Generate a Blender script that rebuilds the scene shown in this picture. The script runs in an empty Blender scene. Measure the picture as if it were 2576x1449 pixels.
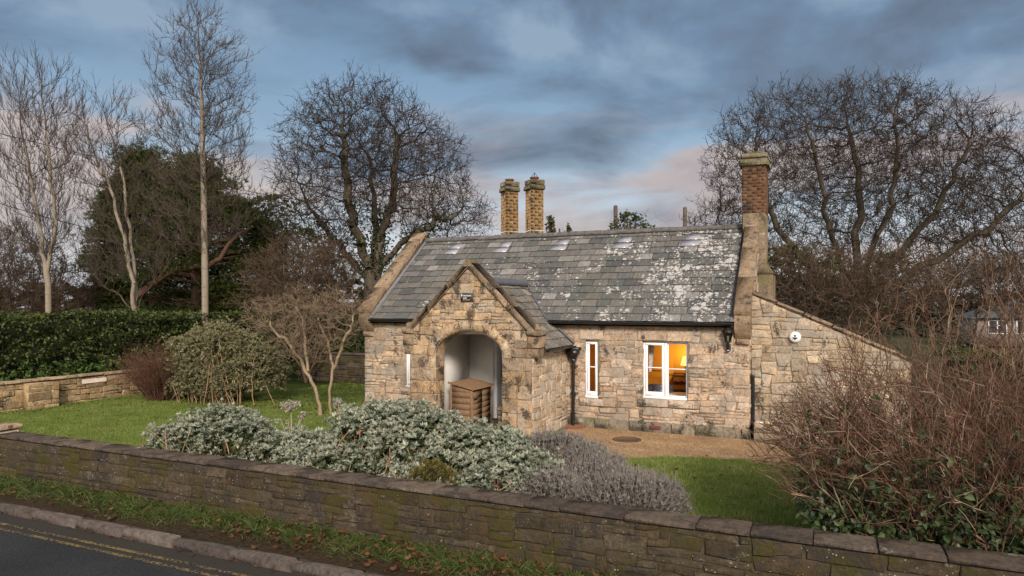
import bpy, math, random
import numpy as np
from mathutils import Vector
R = math.radians
rng = np.random.default_rng(7)
random.seed(7)
scn = bpy.context.scene
COL = scn.collection
# ---------------------------------------------------------------- camera model (a 24 mm lens 2.86 m above the road)
F, HX, HY, H = 1717.0, 1288.0, 766.0, 2.86
YAW = R(24.07); CS, SN = math.cos(YAW), math.sin(YAW)
def P(px, py, Z):                      # point seen at (px,py) at depth Z
    X = (px-HX)/F*Z
    return np.array([-SN*Z+CS*X, CS*Z+SN*X, H+(HY-py)/F*Z])
def G(px, py, z=0.0): return P(px, py, (H-z)*F/(py-HY))
def Yp(px, py, y): return P(px, py, y/(CS+SN*(px-HX)/F))

# ---------------------------------------------------------------- mesh builder
class MB:
    def __init__(s): s.v=[]; s.f=[]; s.n=0
    def add(s, v, f, t=(.5,.5,.5)):
        v=np.asarray(v,float).reshape(-1,3); f=np.asarray(f,np.int64)
        if f.ndim==1: f=f.reshape(1,-1)
        t=np.asarray(t,float)
        if t.ndim==1: t=np.repeat(t.reshape(1,3),len(f),0)
        s.v.append(v); s.f.append((f+s.n,t)); s.n+=len(v)
    def build(s, name, mat, parent=None, smooth=False):
        V=np.concatenate(s.v)
        base=BASE.get(parent.name, np.zeros(3)) if parent else np.zeros(3)
        V=V-base
        me=bpy.data.meshes.new(name)
        loops=np.concatenate([f.ravel() for f,t in s.f])
        tot=np.concatenate([np.full(len(f),f.shape[1]) for f,t in s.f])
        tint=np.concatenate([t for f,t in s.f])
        st=np.concatenate([[0],np.cumsum(tot)[:-1]])
        me.vertices.add(len(V)); me.vertices.foreach_set('co',V.ravel())
        me.loops.add(len(loops)); me.loops.foreach_set('vertex_index',loops.astype(np.int32))
        me.polygons.add(len(tot)); me.polygons.foreach_set('loop_start',st.astype(np.int32))
        me.polygons.foreach_set('loop_total',tot.astype(np.int32))
        if smooth: me.polygons.foreach_set('use_smooth',np.ones(len(tot),bool))
        me.update(calc_edges=True)
        a=me.attributes.new('tint','FLOAT_COLOR','FACE')
        a.data.foreach_set('color',np.concatenate([tint,np.ones((len(tint),1))],1).ravel())
        me.materials.append(mat)
        o=bpy.data.objects.new(name,me); COL.objects.link(o)
        if parent: o.parent=parent
        BASE[o.name]=base
        return o
BASE={}
def thing(name,label,cat,loc=(0,0,0),group=None):
    o=bpy.data.objects.new(name,None); COL.objects.link(o); o.location=loc
    o.empty_display_size=.2
    BASE[o.name]=np.array(loc,float)
    return tag(o,label,cat,group)
def tag(o,label=None,cat=None,group=None,kind=None):
    if label: o['label']=label
    if cat: o['category']=cat
    if group: o['group']=group
    if kind: o['kind']=kind
    return o
def rt(n=None):
    return rng.random(3) if n is None else rng.random((n,3))

BOXF=[[0,3,2,1],[4,5,6,7],[0,1,5,4],[1,2,6,5],[2,3,7,6],[3,0,4,7]]
def hexa(mb,c8,t=None): mb.add(c8,BOXF,rt() if t is None else t)
def box(mb,x0,x1,y0,y1,z0,z1,t=None):
    hexa(mb,[[x0,y0,z0],[x1,y0,z0],[x1,y1,z0],[x0,y1,z0],[x0,y0,z1],[x1,y0,z1],[x1,y1,z1],[x0,y1,z1]],t)
def rbox(mb,x0,x1,y0,y1,z0,z1,b=.012,j=0.0,t=None,rot=None,fr=None):
    """box with chamfered edges, optional corner jitter; rot=(cx,cy,angle)"""
    t=rt() if t is None else t
    vs=[];idx={}
    for sx in (0,1):
        for sy in (0,1):
            for sz in (0,1):
                c=np.array([(x0,x1)[sx],(y0,y1)[sy],(z0,z1)[sz]],float)+(rng.random(3)-.5)*2*j
                for ax in range(3):
                    p=c.copy()
                    for k in range(3):
                        if k!=ax: p[k]+= b*(1 if (sx,sy,sz)[k]==0 else -1)
                    idx[(sx,sy,sz,ax)]=len(vs); vs.append(p)
    q=[]
    for ax in range(3):
        o=[k for k in range(3) if k!=ax]
        for s in (0,1):
            ring=[]
            for a,b2 in ((0,0),(1,0),(1,1),(0,1)):
                k=[0,0,0]; k[ax]=s; k[o[0]]=a; k[o[1]]=b2; ring.append(idx[(*k,ax)])
            q.append(ring)
    # edge chamfers
    for ax in range(3):
        o=[k for k in range(3) if k!=ax]
        for a in (0,1):
            for b2 in (0,1):
                k0=[0,0,0]; k1=[0,0,0]; k1[ax]=1
                for k in (k0,k1): k[o[0]]=a; k[o[1]]=b2
                q.append([idx[(*k0,o[0])],idx[(*k1,o[0])],idx[(*k1,o[1])],idx[(*k0,o[1])]])
    tri=[[idx[(a,b2,c,0)],idx[(a,b2,c,1)],idx[(a,b2,c,2)]] for a in (0,1) for b2 in (0,1) for c in (0,1)]
    # vertex naming above: chamfer vertex 'ax' keeps full extent on axis ax
    vs=np.array(vs)
    if rot is not None:
        cx,cy,a=rot; ca,sa=math.cos(a),math.sin(a)
        X=vs[:,0]-cx; Y=vs[:,1]-cy
        vs[:,0]=cx+ca*X-sa*Y; vs[:,1]=cy+sa*X+ca*Y
    if fr is not None: vs=np.array([fr(*v) for v in vs])
    n0=len(q)
    mb.add(vs,q,t); mb.add(vs,tri,t)
def basis(d):
    d=d/np.maximum(np.linalg.norm(d,axis=-1,keepdims=True),1e-9)
    ref=np.where(np.abs(d[...,2:3])>.9,np.array([1.,0,0]),np.array([0,0,1.]))
    a=np.cross(d,ref); a/=np.maximum(np.linalg.norm(a,axis=-1,keepdims=True),1e-9)
    return a,np.cross(d,a),d
def tube(mb,pts,rad,n=8,t=None,cap=True):
    pts=np.asarray(pts,float); k=len(pts); rad=np.broadcast_to(np.asarray(rad,float),(k,))
    d=np.gradient(pts,axis=0)
    a,b,_=basis(d)
    for i in range(1,k):      # keep frames aligned
        a[i]=a[i-1]-d[i]/np.linalg.norm(d[i])*np.dot(a[i-1],d[i]/np.linalg.norm(d[i])); a[i]/=max(np.linalg.norm(a[i]),1e-9)
        b[i]=np.cross(d[i]/np.linalg.norm(d[i]),a[i])
    th=np.arange(n)/n*2*math.pi
    V=pts[:,None]+rad[:,None,None]*(np.cos(th)[None,:,None]*a[:,None]+np.sin(th)[None,:,None]*b[:,None])
    f=[[i*n+j,i*n+(j+1)%n,(i+1)*n+(j+1)%n,(i+1)*n+j] for i in range(k-1) for j in range(n)]
    t=rt() if t is None else t
    mb.add(V.reshape(-1,3),f,t)
    if cap:
        mb.add(V[0],[list(range(n))[::-1]],t); mb.add(V[-1],[list(range(n))],t)
def lathe(mb,prof,c,n=14,t=None,ax='z'):
    prof=np.asarray(prof,float); k=len(prof); th=np.arange(n)/n*2*math.pi
    V=np.zeros((k,n,3))
    V[...,0]=prof[:,0:1]*np.cos(th); V[...,1]=prof[:,0:1]*np.sin(th); V[...,2]=prof[:,1:2]
    if ax=='y': V=V[...,[0,2,1]]; V[...,1]*=-1     # axis points to -y
    V=V+np.asarray(c,float)
    f=[[i*n+j,i*n+(j+1)%n,(i+1)*n+(j+1)%n,(i+1)*n+j] for i in range(k-1) for j in range(n)]
    mb.add(V.reshape(-1,3),f,rt() if t is None else t)
def sweep_prism(mb,poly,fr,d0,d1,t=None):
    """poly list of (u,w), frame fr(u,w,d), from depth d0 to d1"""
    k=len(poly); t=rt() if t is None else t
    V=[fr(u,w,d0) for u,w in poly]+[fr(u,w,d1) for u,w in poly]
    mb.add(V,[[i,(i+1)%k,k+(i+1)%k,k+i] for i in range(k)],t)
    mb.add(V,[list(range(k))[::-1]],t); mb.add(V,[list(range(k,2*k))],t)
def prisms(mb,p0,p1,r0,r1,n,t=None):
    p0=np.asarray(p0,float);p1=np.asarray(p1,float)
    if len(p0)==0: return
    a,b,_=basis(p1-p0); th=np.arange(n)/n*2*math.pi
    ring=np.cos(th)[None,:,None]*a[:,None]+np.sin(th)[None,:,None]*b[:,None]
    V=np.concatenate([p0[:,None]+ring*np.asarray(r0)[:,None,None],p1[:,None]+ring*np.asarray(r1)[:,None,None]],1)
    m=len(p0); off=(np.arange(m)*2*n)[:,None,None]
    f=np.array([[j,(j+1)%n,n+(j+1)%n,n+j] for j in range(n)])[None]+off
    tt=rt(m) if t is None else t
    mb.add(V.reshape(-1,3),f.reshape(-1,4),np.repeat(tt,n,0))

# ---------------------------------------------------------------- materials
class Mat:
    def __init__(s,name):
        s.m=bpy.data.materials.new(name); s.m.use_nodes=True
        s.t=s.m.node_tree; s.t.nodes.clear()
        s.out=s.new('ShaderNodeOutputMaterial'); s.co=None
    def new(s,ty,**k):
        n=s.t.nodes.new(ty)
        for a,b in k.items(): setattr(n,a,b)
        return n
    def set(s,inp,v):
        if isinstance(v,bpy.types.NodeSocket): s.t.links.new(v,inp)
        elif v is not None:
            if isinstance(v,(tuple,list)) and len(v)==3 and inp.type=='RGBA': v=(*v,1)
            inp.default_value=v
    def obj(s):
        if s.co is None: s.co=s.new('ShaderNodeTexCoord').outputs['Object']
        return s.co
    def scl(s,v,vec=None):
        n=s.new('ShaderNodeMapping'); s.set(n.inputs[0],vec or s.obj()); n.inputs['Scale'].default_value=v; return n.outputs[0]
    def noise(s,scale,detail=4,rough=.55,vec=None,dist=0):
        n=s.new('ShaderNodeTexNoise'); s.set(n.inputs['Vector'],vec or s.obj())
        n.inputs['Scale'].default_value=scale; n.inputs['Detail'].default_value=detail
        n.inputs['Roughness'].default_value=rough; n.inputs['Distortion'].default_value=dist
        return n.outputs['Fac']
    def vor(s,scale,feature='F1',vec=None,rnd=1,out='Distance'):
        n=s.new('ShaderNodeTexVoronoi',feature=feature); s.set(n.inputs['Vector'],vec or s.obj())
        n.inputs['Scale'].default_value=scale; n.inputs['Randomness'].default_value=rnd
        return n.outputs[out]
    def ramp(s,fac,stops,interp='LINEAR'):
        n=s.new('ShaderNodeValToRGB'); s.set(n.inputs[0],fac); cr=n.color_ramp; cr.interpolation=interp
        while len(cr.elements)<len(stops): cr.elements.new(.5)
        for e,(p,c) in zip(cr.elements,stops):
            e.position=p; e.color=(c,c,c,1) if not isinstance(c,(tuple,list)) else (*c,1)
        return n.outputs[0]
    def mix(s,f,a,b,mode='MIX'):
        n=s.new('ShaderNodeMix',data_type='RGBA',blend_type=mode)
        s.set(n.inputs[0],f); s.set(n.inputs[6],a); s.set(n.inputs[7],b); return n.outputs[2]
    def math(s,op,a,b=None):
        n=s.new('ShaderNodeMath',operation=op); s.set(n.inputs[0],a); s.set(n.inputs[1],b); return n.outputs[0]
    def tint(s,ch=0):
        n=s.new('ShaderNodeAttribute',attribute_name='tint'); q=s.new('ShaderNodeSeparateColor'); s.set(q.inputs[0],n.outputs['Color'])
        return q.outputs[ch]
    def xyz(s,ch):
        q=s.new('ShaderNodeSeparateXYZ'); s.set(q.inputs[0],s.obj()); return q.outputs[ch]
    def bump(s,h,st=.5,d=.02):
        n=s.new('ShaderNodeBump'); s.set(n.inputs['Height'],h); n.inputs['Strength'].default_value=st; n.inputs['Distance'].default_value=d; return n.outputs[0]
    def done(s,col,rough=.85,bump=None,spec=.25,**k):
        b=s.new('ShaderNodeBsdfPrincipled'); s.set(b.inputs['Base Color'],col); s.set(b.inputs['Roughness'],rough)
        b.inputs['Specular IOR Level'].default_value=spec
        if bump is not None: s.set(b.inputs['Normal'],bump)
        for a,v in k.items(): s.set(b.inputs[a.replace('_',' ')],v)
        s.b=b; s.t.links.new(b.outputs[0],s.out.inputs[0]); return s.m
def simple(name,c,rough=.7,var=.25,scale=9,spec=.25,bump=.2,**k):
    m=Mat(name); n=m.noise(scale,6)
    lo=tuple(x*(1-var) for x in c); hi=tuple(min(1,x*(1+var)) for x in c)
    return m.done(m.ramp(n,[(.3,lo),(.7,hi)]),rough,m.bump(n,bump,.01),spec,**k)
def stone_mat(name,pal,dark=.6,lime=.6,moss=None,black=(.045,.04,.036),limec=(.56,.51,.44),sc=1.0,rust=None,grey=None,tv=(.72,1.2)):
    m=Mat(name)
    k=len(pal); col=m.ramp(m.tint(0),[(i/(k-1),c) for i,c in enumerate(pal)])
    v=m.ramp(m.tint(1),[(0,tv[0]),(1,tv[1])])
    col=m.mix(1,col,v,'MULTIPLY')
    n2=m.noise(24*sc,9,.68); n1=m.noise(6*sc,8,.66,dist=.3)
    col=m.mix(1,col,m.ramp(n2,[(.28,.45),(.46,.95),(.56,1.08),(.76,1.5)]),'MULTIPLY')
    col=m.mix(1,col,m.ramp(n1,[(.3,.62),(.5,1.),(.7,1.32)]),'MULTIPLY')
    col=m.mix(m.ramp(m.noise(9*sc,6,.6),[(.5,0),(.72,.5)]),col,tuple(min(1,x*y) for x,y in zip(pal[1],(1.15,.95,.75))))
    if rust: col=m.mix(m.ramp(m.noise(2.3*sc,7,.6,dist=.6),[(.52,0),(.66,.75)]),col,rust)
    if grey: col=m.mix(m.math('MULTIPLY',m.ramp(m.noise(1.5,6,.6,dist=.5),[(.52,0),(.58,.85)]),m.ramp(n2,[(.3,.6),(.7,1)])),col,grey)
    nl=m.math('ADD',m.noise(2.6*sc,6,.6,vec=m.scl((1,1,1.3))),m.math('MULTIPLY',m.math('SUBTRACT',m.noise(34*sc,6,.7),.5),.42))
    col=m.mix(m.ramp(nl,[(lime,0),(lime+.05,.8)]),col,m.mix(m.noise(40,5,.7),limec,tuple(x*.62 for x in limec)))
    nd=m.math('ADD',m.noise(2.9*sc,6,.62,vec=m.scl((1.1,1.1,.7)),dist=.4),m.math('MULTIPLY',m.math('SUBTRACT',m.noise(30*sc,6,.75),.5),.5))
    col=m.mix(m.ramp(nd,[(dark,0),(dark+.05,.85)]),col,black)
    pit=m.math('ADD',m.vor(31*sc),m.math('MULTIPLY',m.noise(5*sc,4),.75))
    col=m.mix(m.ramp(pit,[(.37,.75),(.44,0)]),col,black)
    if moss:
        nm=m.math('ADD',m.noise(2.2*sc,6,.62),m.math('MULTIPLY',m.math('SUBTRACT',m.noise(20*sc,6,.7),.5),.5)); col=m.mix(m.ramp(nm,[(.50,0),(.60,.75)]),col,moss)
        sp=m.vor(22*sc); col=m.mix(m.ramp(m.math('ADD',sp,m.math('MULTIPLY',m.noise(5,4),.6)),[(.36,.8),(.42,0)]),col,(.42,.40,.31))
    h=m.math('ADD',m.math('MULTIPLY',n2,.7),m.math('MULTIPLY',n1,.5))
    return m.done(col,.92,m.bump(h,1,.035),.12)
def leaf_mat(name,pal,rough=.6,spec=.3,trans=.25):
    m=Mat(name); k=len(pal)
    col=m.ramp(m.tint(0),[(i/(k-1),c) for i,c in enumerate(pal)])
    col=m.mix(1,col,m.ramp(m.tint(1),[(0,.7),(1,1.25)]),'MULTIPLY')
    m.done(col,rough,None,spec)
    tr=m.new('ShaderNodeBsdfTranslucent'); m.set(tr.inputs[0],col)
    mx=m.new('ShaderNodeMixShader'); mx.inputs[0].default_value=trans
    m.t.links.new(m.b.outputs[0],mx.inputs[1]); m.t.links.new(tr.outputs[0],mx.inputs[2]); m.t.links.new(mx.outputs[0],m.out.inputs[0])
    return m.m
def bark_mat(name,pal,sc=1.0,bump=.6):
    m=Mat(name); k=len(pal)
    n=m.noise(9*sc,6,.6,vec=m.scl((1,1,.35)))
    col=m.ramp(n,[(.25+.5*i/(k-1),c) for i,c in enumerate(pal)])
    col=m.mix(1,col,m.ramp(m.tint(1),[(0,.75),(1,1.2)]),'MULTIPLY')
    return m.done(col,.9,m.bump(m.noise(30*sc,5),bump,.02),.1)

# ---------------------------------------------------------------- masonry
def clip_poly(poly,a,b,c):          # keep a*u+b*w<=c
    out=[]
    for i in range(len(poly)):
        p,q=poly[i],poly[(i+1)%len(poly)]; dp=a*p[0]+b*p[1]-c; dq=a*q[0]+b*q[1]-c
        if dp<=0: out.append(p)
        if dp*dq<0:
            s=dp/(dp-dq); out.append((p[0]+s*(q[0]-p[0]),p[1]+s*(q[1]-p[1])))
    return out
def stone_block(mb,poly,fr,proud,gap=.007,bev=.014,t=None,rough=.006):
    """one stone: outline of (u,w), roughened, with bevelled face standing 'proud' of the mortar"""
    poly=np.array(poly)
    c=poly.mean(0); size=np.ptp(poly,axis=0).min()
    if size<.03 or len(poly)<3: return
    pts=[]
    for i in range(len(poly)):
        p,q=poly[i],poly[(i+1)%len(poly)]; L=np.linalg.norm(q-p)
        k=1 if L<.14 else (2 if L<.3 else 3)
        for s in range(k):
            r=p+(q-p)*s/k
            if s: r=r+rng.normal(0,rough,2)
            pts.append(r)
    pts=np.array(pts); d=pts-c; nd=np.maximum(np.linalg.norm(d,axis=1,keepdims=True),1e-6)
    # inset along each axis (keeps joints even)
    ins=lambda g: c+d*(1-np.minimum(.8,g/np.maximum(np.abs(d).max(0),g*1.3)))
    A=ins(gap); B=ins(gap+bev); n=len(pts); t=rt() if t is None else t
    V=[fr(u,w,-.012) for u,w in A]+[fr(u,w,max(proud-bev*.8,.001)+rng.normal(0,.0015)) for u,w in A]+[fr(u,w,proud+rng.normal(0,.0025)) for u,w in B]
    V.append(fr(c[0],c[1],proud+.004+rng.random()*.008))
    f=[[i,(i+1)%n,n+(i+1)%n,n+i] for i in range(n)]+[[n+i,n+(i+1)%n,2*n+(i+1)%n,2*n+i] for i in range(n)]
    mb.add(V,f,t); mb.add(V,[[2*n+i,2*n+(i+1)%n,3*n] for i in range(n)],t)
def rubble(mb,fr,u0,u1,w0,w1,cu=.11,cw=.085,ws=(2,5),hs=(1,3),mask=None,clips=(),proud=(.004,.026),warp=.02,tf=None,gap=.005,bev=.014,course=False,cj=.007):
    nu=max(1,round((u1-u0)/cu)); nw=max(1,round((w1-w0)/cw)); du=(u1-u0)/nu; dw=(w1-w0)/nw
    used=np.zeros((nu,nw),bool); ph=rng.random(4)*6
    def wp(i,j):
        u=u0+i*du; w=w0+j*dw
        if 0<i<nu: u+=warp*math.sin(w*9+ph[0]+3*math.sin(u*4.1+ph[1]))
        if 0<j<nw: w+=warp*.6*math.sin(u*5.3+ph[2]+2*math.sin(w*6+ph[3]))
        return u,w
    if mask is not None:
        for i in range(nu):
            for j in range(nw):
                if not mask(u0+(i+.5)*du,w0+(j+.5)*dw): used[i,j]=True
    j=0
    for j in range(nw):
        rowh=random.randint(*hs)
        for i in range(nu):
            if used[i,j]: continue
            a=random.randint(*ws); b=rowh if (course or random.random()<.45) else random.randint(*hs)
            if b>=3 and a<3 and not course: a=3
            ii=i
            while ii<nu and ii-i<a and not used[ii,j]: ii+=1
            jj=j+1
            while jj<nw and jj-j<b and not used[i:ii,jj].any(): jj+=1
            used[i:ii,j:jj]=True
            poly=[tuple(np.array(wp(*q))+(rng.normal(0,cj,2) if (0<q[0]<nu and 0<q[1]<nw) else 0)) for q in ((i,j),(ii,j),(ii,jj),(i,jj))]
            for cl in clips: 
                poly=clip_poly(poly,*cl)
                if len(poly)<3: break
            if len(poly)<3: continue
            t=rt() if tf is None else tf(np.mean([p[0] for p in poly]),np.mean([p[1] for p in poly]))
            stone_block(mb,poly,fr,random.uniform(*proud),gap,bev,t)
def fwall(Y): return lambda u,w,d: (u,Y-d,w)       # faces -y
def xwall(X): return lambda u,w,d: (X+d,u,w)       # faces +x
def xwalln(X): return lambda u,w,d: (X-d,u,w)      # faces -x

# ---------------------------------------------------------------- leaves
def unit(v): return v/np.maximum(np.linalg.norm(v,axis=-1,keepdims=True),1e-9)
def leaves(mb,pos,ax,L,W,t,droop=.15):
    """pointed leaves: pos base, ax axis; 2 quads folded on the midrib"""
    m=len(pos); L=np.broadcast_to(L,(m,))[:,None]; W=np.broadcast_to(W,(m,))[:,None]
    ax=unit(ax); up=unit(rng.normal(0,.55,(m,3))+np.array([0,0,1.]))
    s=unit(np.cross(ax,up)); n=np.cross(s,ax)
    b=pos; tip=pos+ax*L-n*L*droop
    l1=pos+ax*L*.3+s*W*.5+n*W*.12; l2=pos+ax*L*.68+s*W*.42+n*W*.08
    r1=pos+ax*L*.3-s*W*.5+n*W*.12; r2=pos+ax*L*.68-s*W*.42+n*W*.08
    V=np.stack([b,l1,l2,tip,r2,r1],1).reshape(-1,3)
    o=(np.arange(m)*6)[:,None]
    f=np.concatenate([np.array([[0,1,2,3]])+o,np.array([[0,3,4,5]])+o])
    mb.add(V,f,np.concatenate([t,t]))
def ribbons(mb,pos,ax,L,W,t,droop=.5):
    """narrow arching grass blades"""
    m=len(pos); L=np.broadcast_to(L,(m,))[:,None]; W=np.broadcast_to(W,(m,))[:,None]; ax=unit(ax); s=unit(np.cross(ax,rng.normal(0,1,(m,3)))); V=[]
    h=unit(ax*[1,1,0]+1e-6)
    for k,w in ((0,1.),(.38,.9),(.72,.6),(1,.06)):
        c=pos+ax*L*k+(h*.35-np.array([0,0,1.])*.6)*L*droop*k**2.2
        V+=[c-s*W*w*.5,c+s*W*w*.5]
    V=np.stack(V,1).reshape(-1,3); o=(np.arange(m)*8)[:,None]
    mb.add(V,np.concatenate([np.array([[a,a+1,a+3,a+2]])+o for a in (0,2,4)]),np.concatenate([t]*3))
def rosettes(mb,pos,ax,k,L,W,t,spread=(.35,1.1)):
    m=len(pos); ax=unit(ax); a,b,_=basis(ax)
    P_=np.repeat(pos,k,0); az=rng.random((m,k))*.5+np.arange(k)/k*2*math.pi+rng.random((m,1))*6
    el=rng.uniform(*spread,(m,k))
    d=np.cos(el)[...,None]*ax[:,None]+np.sin(el)[...,None]*(np.cos(az)[...,None]*a[:,None]+np.sin(az)[...,None]*b[:,None])
    LL=np.repeat(np.broadcast_to(L,(m,)),k)*rng.uniform(.6,1.15,m*k)
    tt=np.repeat(t,k,0)+rng.normal(0,.07,(m*k,3)); tt=np.clip(tt,0,1)
    leaves(mb,P_,d.reshape(-1,3),LL,LL*W,tt)
def blob_surface(blobs,n,inner=.82,lump=.12):
    """points on the union of ellipsoids (cx,cy,cz,rx,ry,rz); returns points and outward normals"""
    B=np.array(blobs,float); area=(B[:,3]*B[:,4]+B[:,3]*B[:,5]+B[:,4]*B[:,5]); k=rng.choice(len(B),n,p=area/area.sum())
    d=unit(rng.normal(0,1,(n,3))); d[:,2]=np.where(d[:,2]<-.5,-d[:,2],d[:,2])
    r=1+lump*np.sin(d[:,0]*7+k*2.1)*np.sin(d[:,1]*6+k)*np.cos(d[:,2]*5+k)+rng.normal(0,.045,n)
    p=B[k,:3]+d*B[k,3:]*r[:,None]; nn=unit(d/B[k,3:])
    keep=p[:,2]>.03
    for i,bb in enumerate(B):
        q=((p-bb[:3])/bb[3:]); keep&=~((np.linalg.norm(q,axis=1)<inner)&(k!=i))
    return p[keep],nn[keep]

# ---------------------------------------------------------------- trees
def ell_points(ells,n):
    E=np.array(ells,float); v=E[:,3]*E[:,4]*E[:,5]; k=rng.choice(len(E),n,p=v/v.sum())
    d=unit(rng.normal(0,1,(n,3)))*(rng.random((n,1))**.42)
    return E[k,:3]+d*E[k,3:]
def grow(stems,att,step=.35,di=3.0,dk=.6,bias=(0,0,.15),iters=140,jit=.22):
    """space colonisation from poly-line stems (list of (points, parent node or -1)) into the points att"""
    pos=[];par=[]
    for pts,pa in stems:
        pts=np.asarray(pts,float); last=pa
        for i in range(len(pts)-1):
            L=np.linalg.norm(pts[i+1]-pts[i]); k=max(1,int(L/step))
            for s in range(k):
                if i==0 and s==0 and pa>=0: continue
                pos.append(pts[i]+(pts[i+1]-pts[i])*s/k); par.append(last); last=len(pos)-1
        pos.append(pts[-1]); par.append(last)
    pos=np.array(pos); par=np.array(par); nseed=len(pos)
    A=np.asarray(att,float); bias=np.array(bias)
    nd=np.full(len(A),1e9); ni=np.zeros(len(A),int); start=0
    kids=np.bincount(par[par>=0],minlength=len(pos))
    for it in range(iters):
        new=pos[start:]
        if len(new)==0: break
        D=np.linalg.norm(A[:,None]-new[None],axis=2); j=D.argmin(1); dm=D[np.arange(len(A)),j]
        better=dm<nd; nd[better]=dm[better]; ni[better]=j[better]+start
        keep=nd>dk; A=A[keep]; nd=nd[keep]; ni=ni[keep]
        act=nd<di
        if not act.any(): break
        acc=np.zeros((len(pos),3)); np.add.at(acc,ni[act],unit(A[act]-pos[ni[act]]))
        src=np.unique(ni[act]); src=src[kids[src]<4]
        if len(src)==0: break
        d=unit(unit(acc[src])+bias+rng.normal(0,jit,(len(src),3)))
        start=len(pos); pos=np.concatenate([pos,pos[src]+d*step]); par=np.concatenate([par,src])
        kids=np.concatenate([kids,np.zeros(len(src),int)]); kids[src]+=1
    return pos,par,nseed
def radii(pos,par,tip=.01,e=2.35,cap=None,base=None):
    n=len(pos); acc=np.zeros(n)
    if base: e=math.log(max(10,n-len(np.unique(par))))/math.log(base/tip)
    for i in range(n-1,-1,-1):
        if acc[i]==0: acc[i]=tip**e
        if par[i]>=0: acc[par[i]]+=acc[i]
    r=acc**(1/e)
    return r if cap is None else np.minimum(r,cap)
def add_twigs(pos,par,r,k=2,L=(.3,.7),thin=.03,rr=.007,up=.25,seg=2,spread=.75,gen=1):
    """fine twigs on the thin wood: returns p0,p1,r0,r1"""
    i=np.where((r<thin)&(par>=0))[0]; d=unit(pos[i]-pos[par[i]])
    i=np.repeat(i,k); d=np.repeat(d,k,0); p=pos[i]+rng.random((len(i),1))*(pos[par[i]]-pos[i]); out=[]
    d=unit(d+rng.normal(0,spread,d.shape)+np.array([0,0,up])); ln=rng.uniform(*L,len(i))[:,None]/seg
    for g in range(gen):
        np_,ndr=[],[]
        for s in range(seg):
            q=p+d*ln; ra=rr*(1-.3*s/seg)*(.8**g); out.append((p,q,np.full(len(p),ra),np.full(len(p),ra*.75)))
            np_.append(q); ndr.append(d)
            p=q; d=unit(d+rng.normal(0,.28,d.shape)+np.array([0,0,up*.4]))
        if g+1<gen:
            p=np.concatenate([x for x in np_]*2); d=np.concatenate([x for x in ndr]*2)
            d=unit(d+rng.normal(0,spread,d.shape)+np.array([0,0,up])); ln=rng.uniform(L[0]*.4,L[1]*.6,len(p))[:,None]/seg
    return [np.concatenate(x) for x in zip(*out)]
def tree_mesh(pos,par,r,thick,big,small,twigs=None):
    """wood thicker than 'thick' goes to mesh builder big, the rest to small"""
    n=len(pos); i=np.where(par>=0)[0]; pa=par[i]
    main=np.full(n,-1)
    for c in i:
        if main[par[c]]<0 or r[c]>r[main[par[c]]]: main[par[c]]=c
    r0=np.where(main[pa]==i,r[pa],np.minimum(r[pa],r[i]*1.15)); p0=pos[pa]; d=pos[i]-p0
    p1=pos[i]+d*np.minimum(.12,r[i]/np.maximum(np.linalg.norm(d,axis=1),1e-6)*.12)[:,None]
    b=r0>=thick
    prisms(big,p0[b],p1[b],r0[b],r[i][b],8,np.full((int(b.sum()),3),.55)); 
    m=~b&(r0>.025); prisms(small,p0[m],p1[m],r0[m],r[i][m],5)
    m=~b&(r0<=.025); prisms(small,p0[m],p1[m],r0[m],r[i][m],3)
    if twigs is not None: prisms(small,*twigs,3)
# ================================================================= materials used on the cottage
SAND=[(.44,.32,.225),(.54,.41,.30),(.40,.33,.265),(.60,.49,.385),(.49,.355,.245),(.37,.31,.26),(.57,.46,.36)]
GOLD=[(.37,.26,.16),(.46,.34,.22),(.33,.255,.185),(.47,.38,.27),(.47,.325,.185),(.30,.245,.19)]
M_wall=stone_mat('sandstone_rubble',SAND,dark=.585,lime=.565,grey=(.30,.27,.23))
M_porch=stone_mat('golden_sandstone',GOLD,dark=.54,lime=.57,limec=(.55,.49,.40))
M_pale=stone_mat('limewashed_sandstone',[(.48,.36,.24),(.56,.46,.34),(.46,.37,.27),(.60,.50,.39)],dark=.64,lime=.49,limec=(.66,.58,.49))
M_wing=stone_mat('pale_rubble',[(.42,.33,.22),(.50,.40,.29),(.38,.32,.25),(.55,.45,.34)],dark=.60,lime=.565,grey=(.33,.30,.26))
M_cope=stone_mat('coping_stone',[(.30,.22,.15),(.35,.265,.185),(.26,.205,.15)],dark=.575,lime=.68,moss=None,sc=1.6)
M_plinth=stone_mat('plinth_stone',[(.20,.175,.14),(.25,.21,.16),(.17,.15,.12)],dark=.55,lime=.64,moss=(.12,.115,.05))
M_mortar=simple('lime_mortar',(.38,.30,.22),.95,.45,18,.1,.9)
M_dmortar=simple('dark_mortar',(.12,.10,.075),.95,.4,10,.1,.5)
M_white=simple('white_paint',(.80,.81,.84),.35,.03,5,.4,.05)
M_plaster=simple('white_plaster',(.86,.85,.82),.8,.05,3,.2,.1)
M_black=simple('black_paint',(.012,.012,.013),.35,.3,20,.5,.1)
M_lead=simple('lead_flashing',(.12,.13,.15),.5,.25,9,.4,.2)
M_terra=simple('terracotta',(.19,.085,.05),.8,.3,12)
M_brick=None
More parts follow.
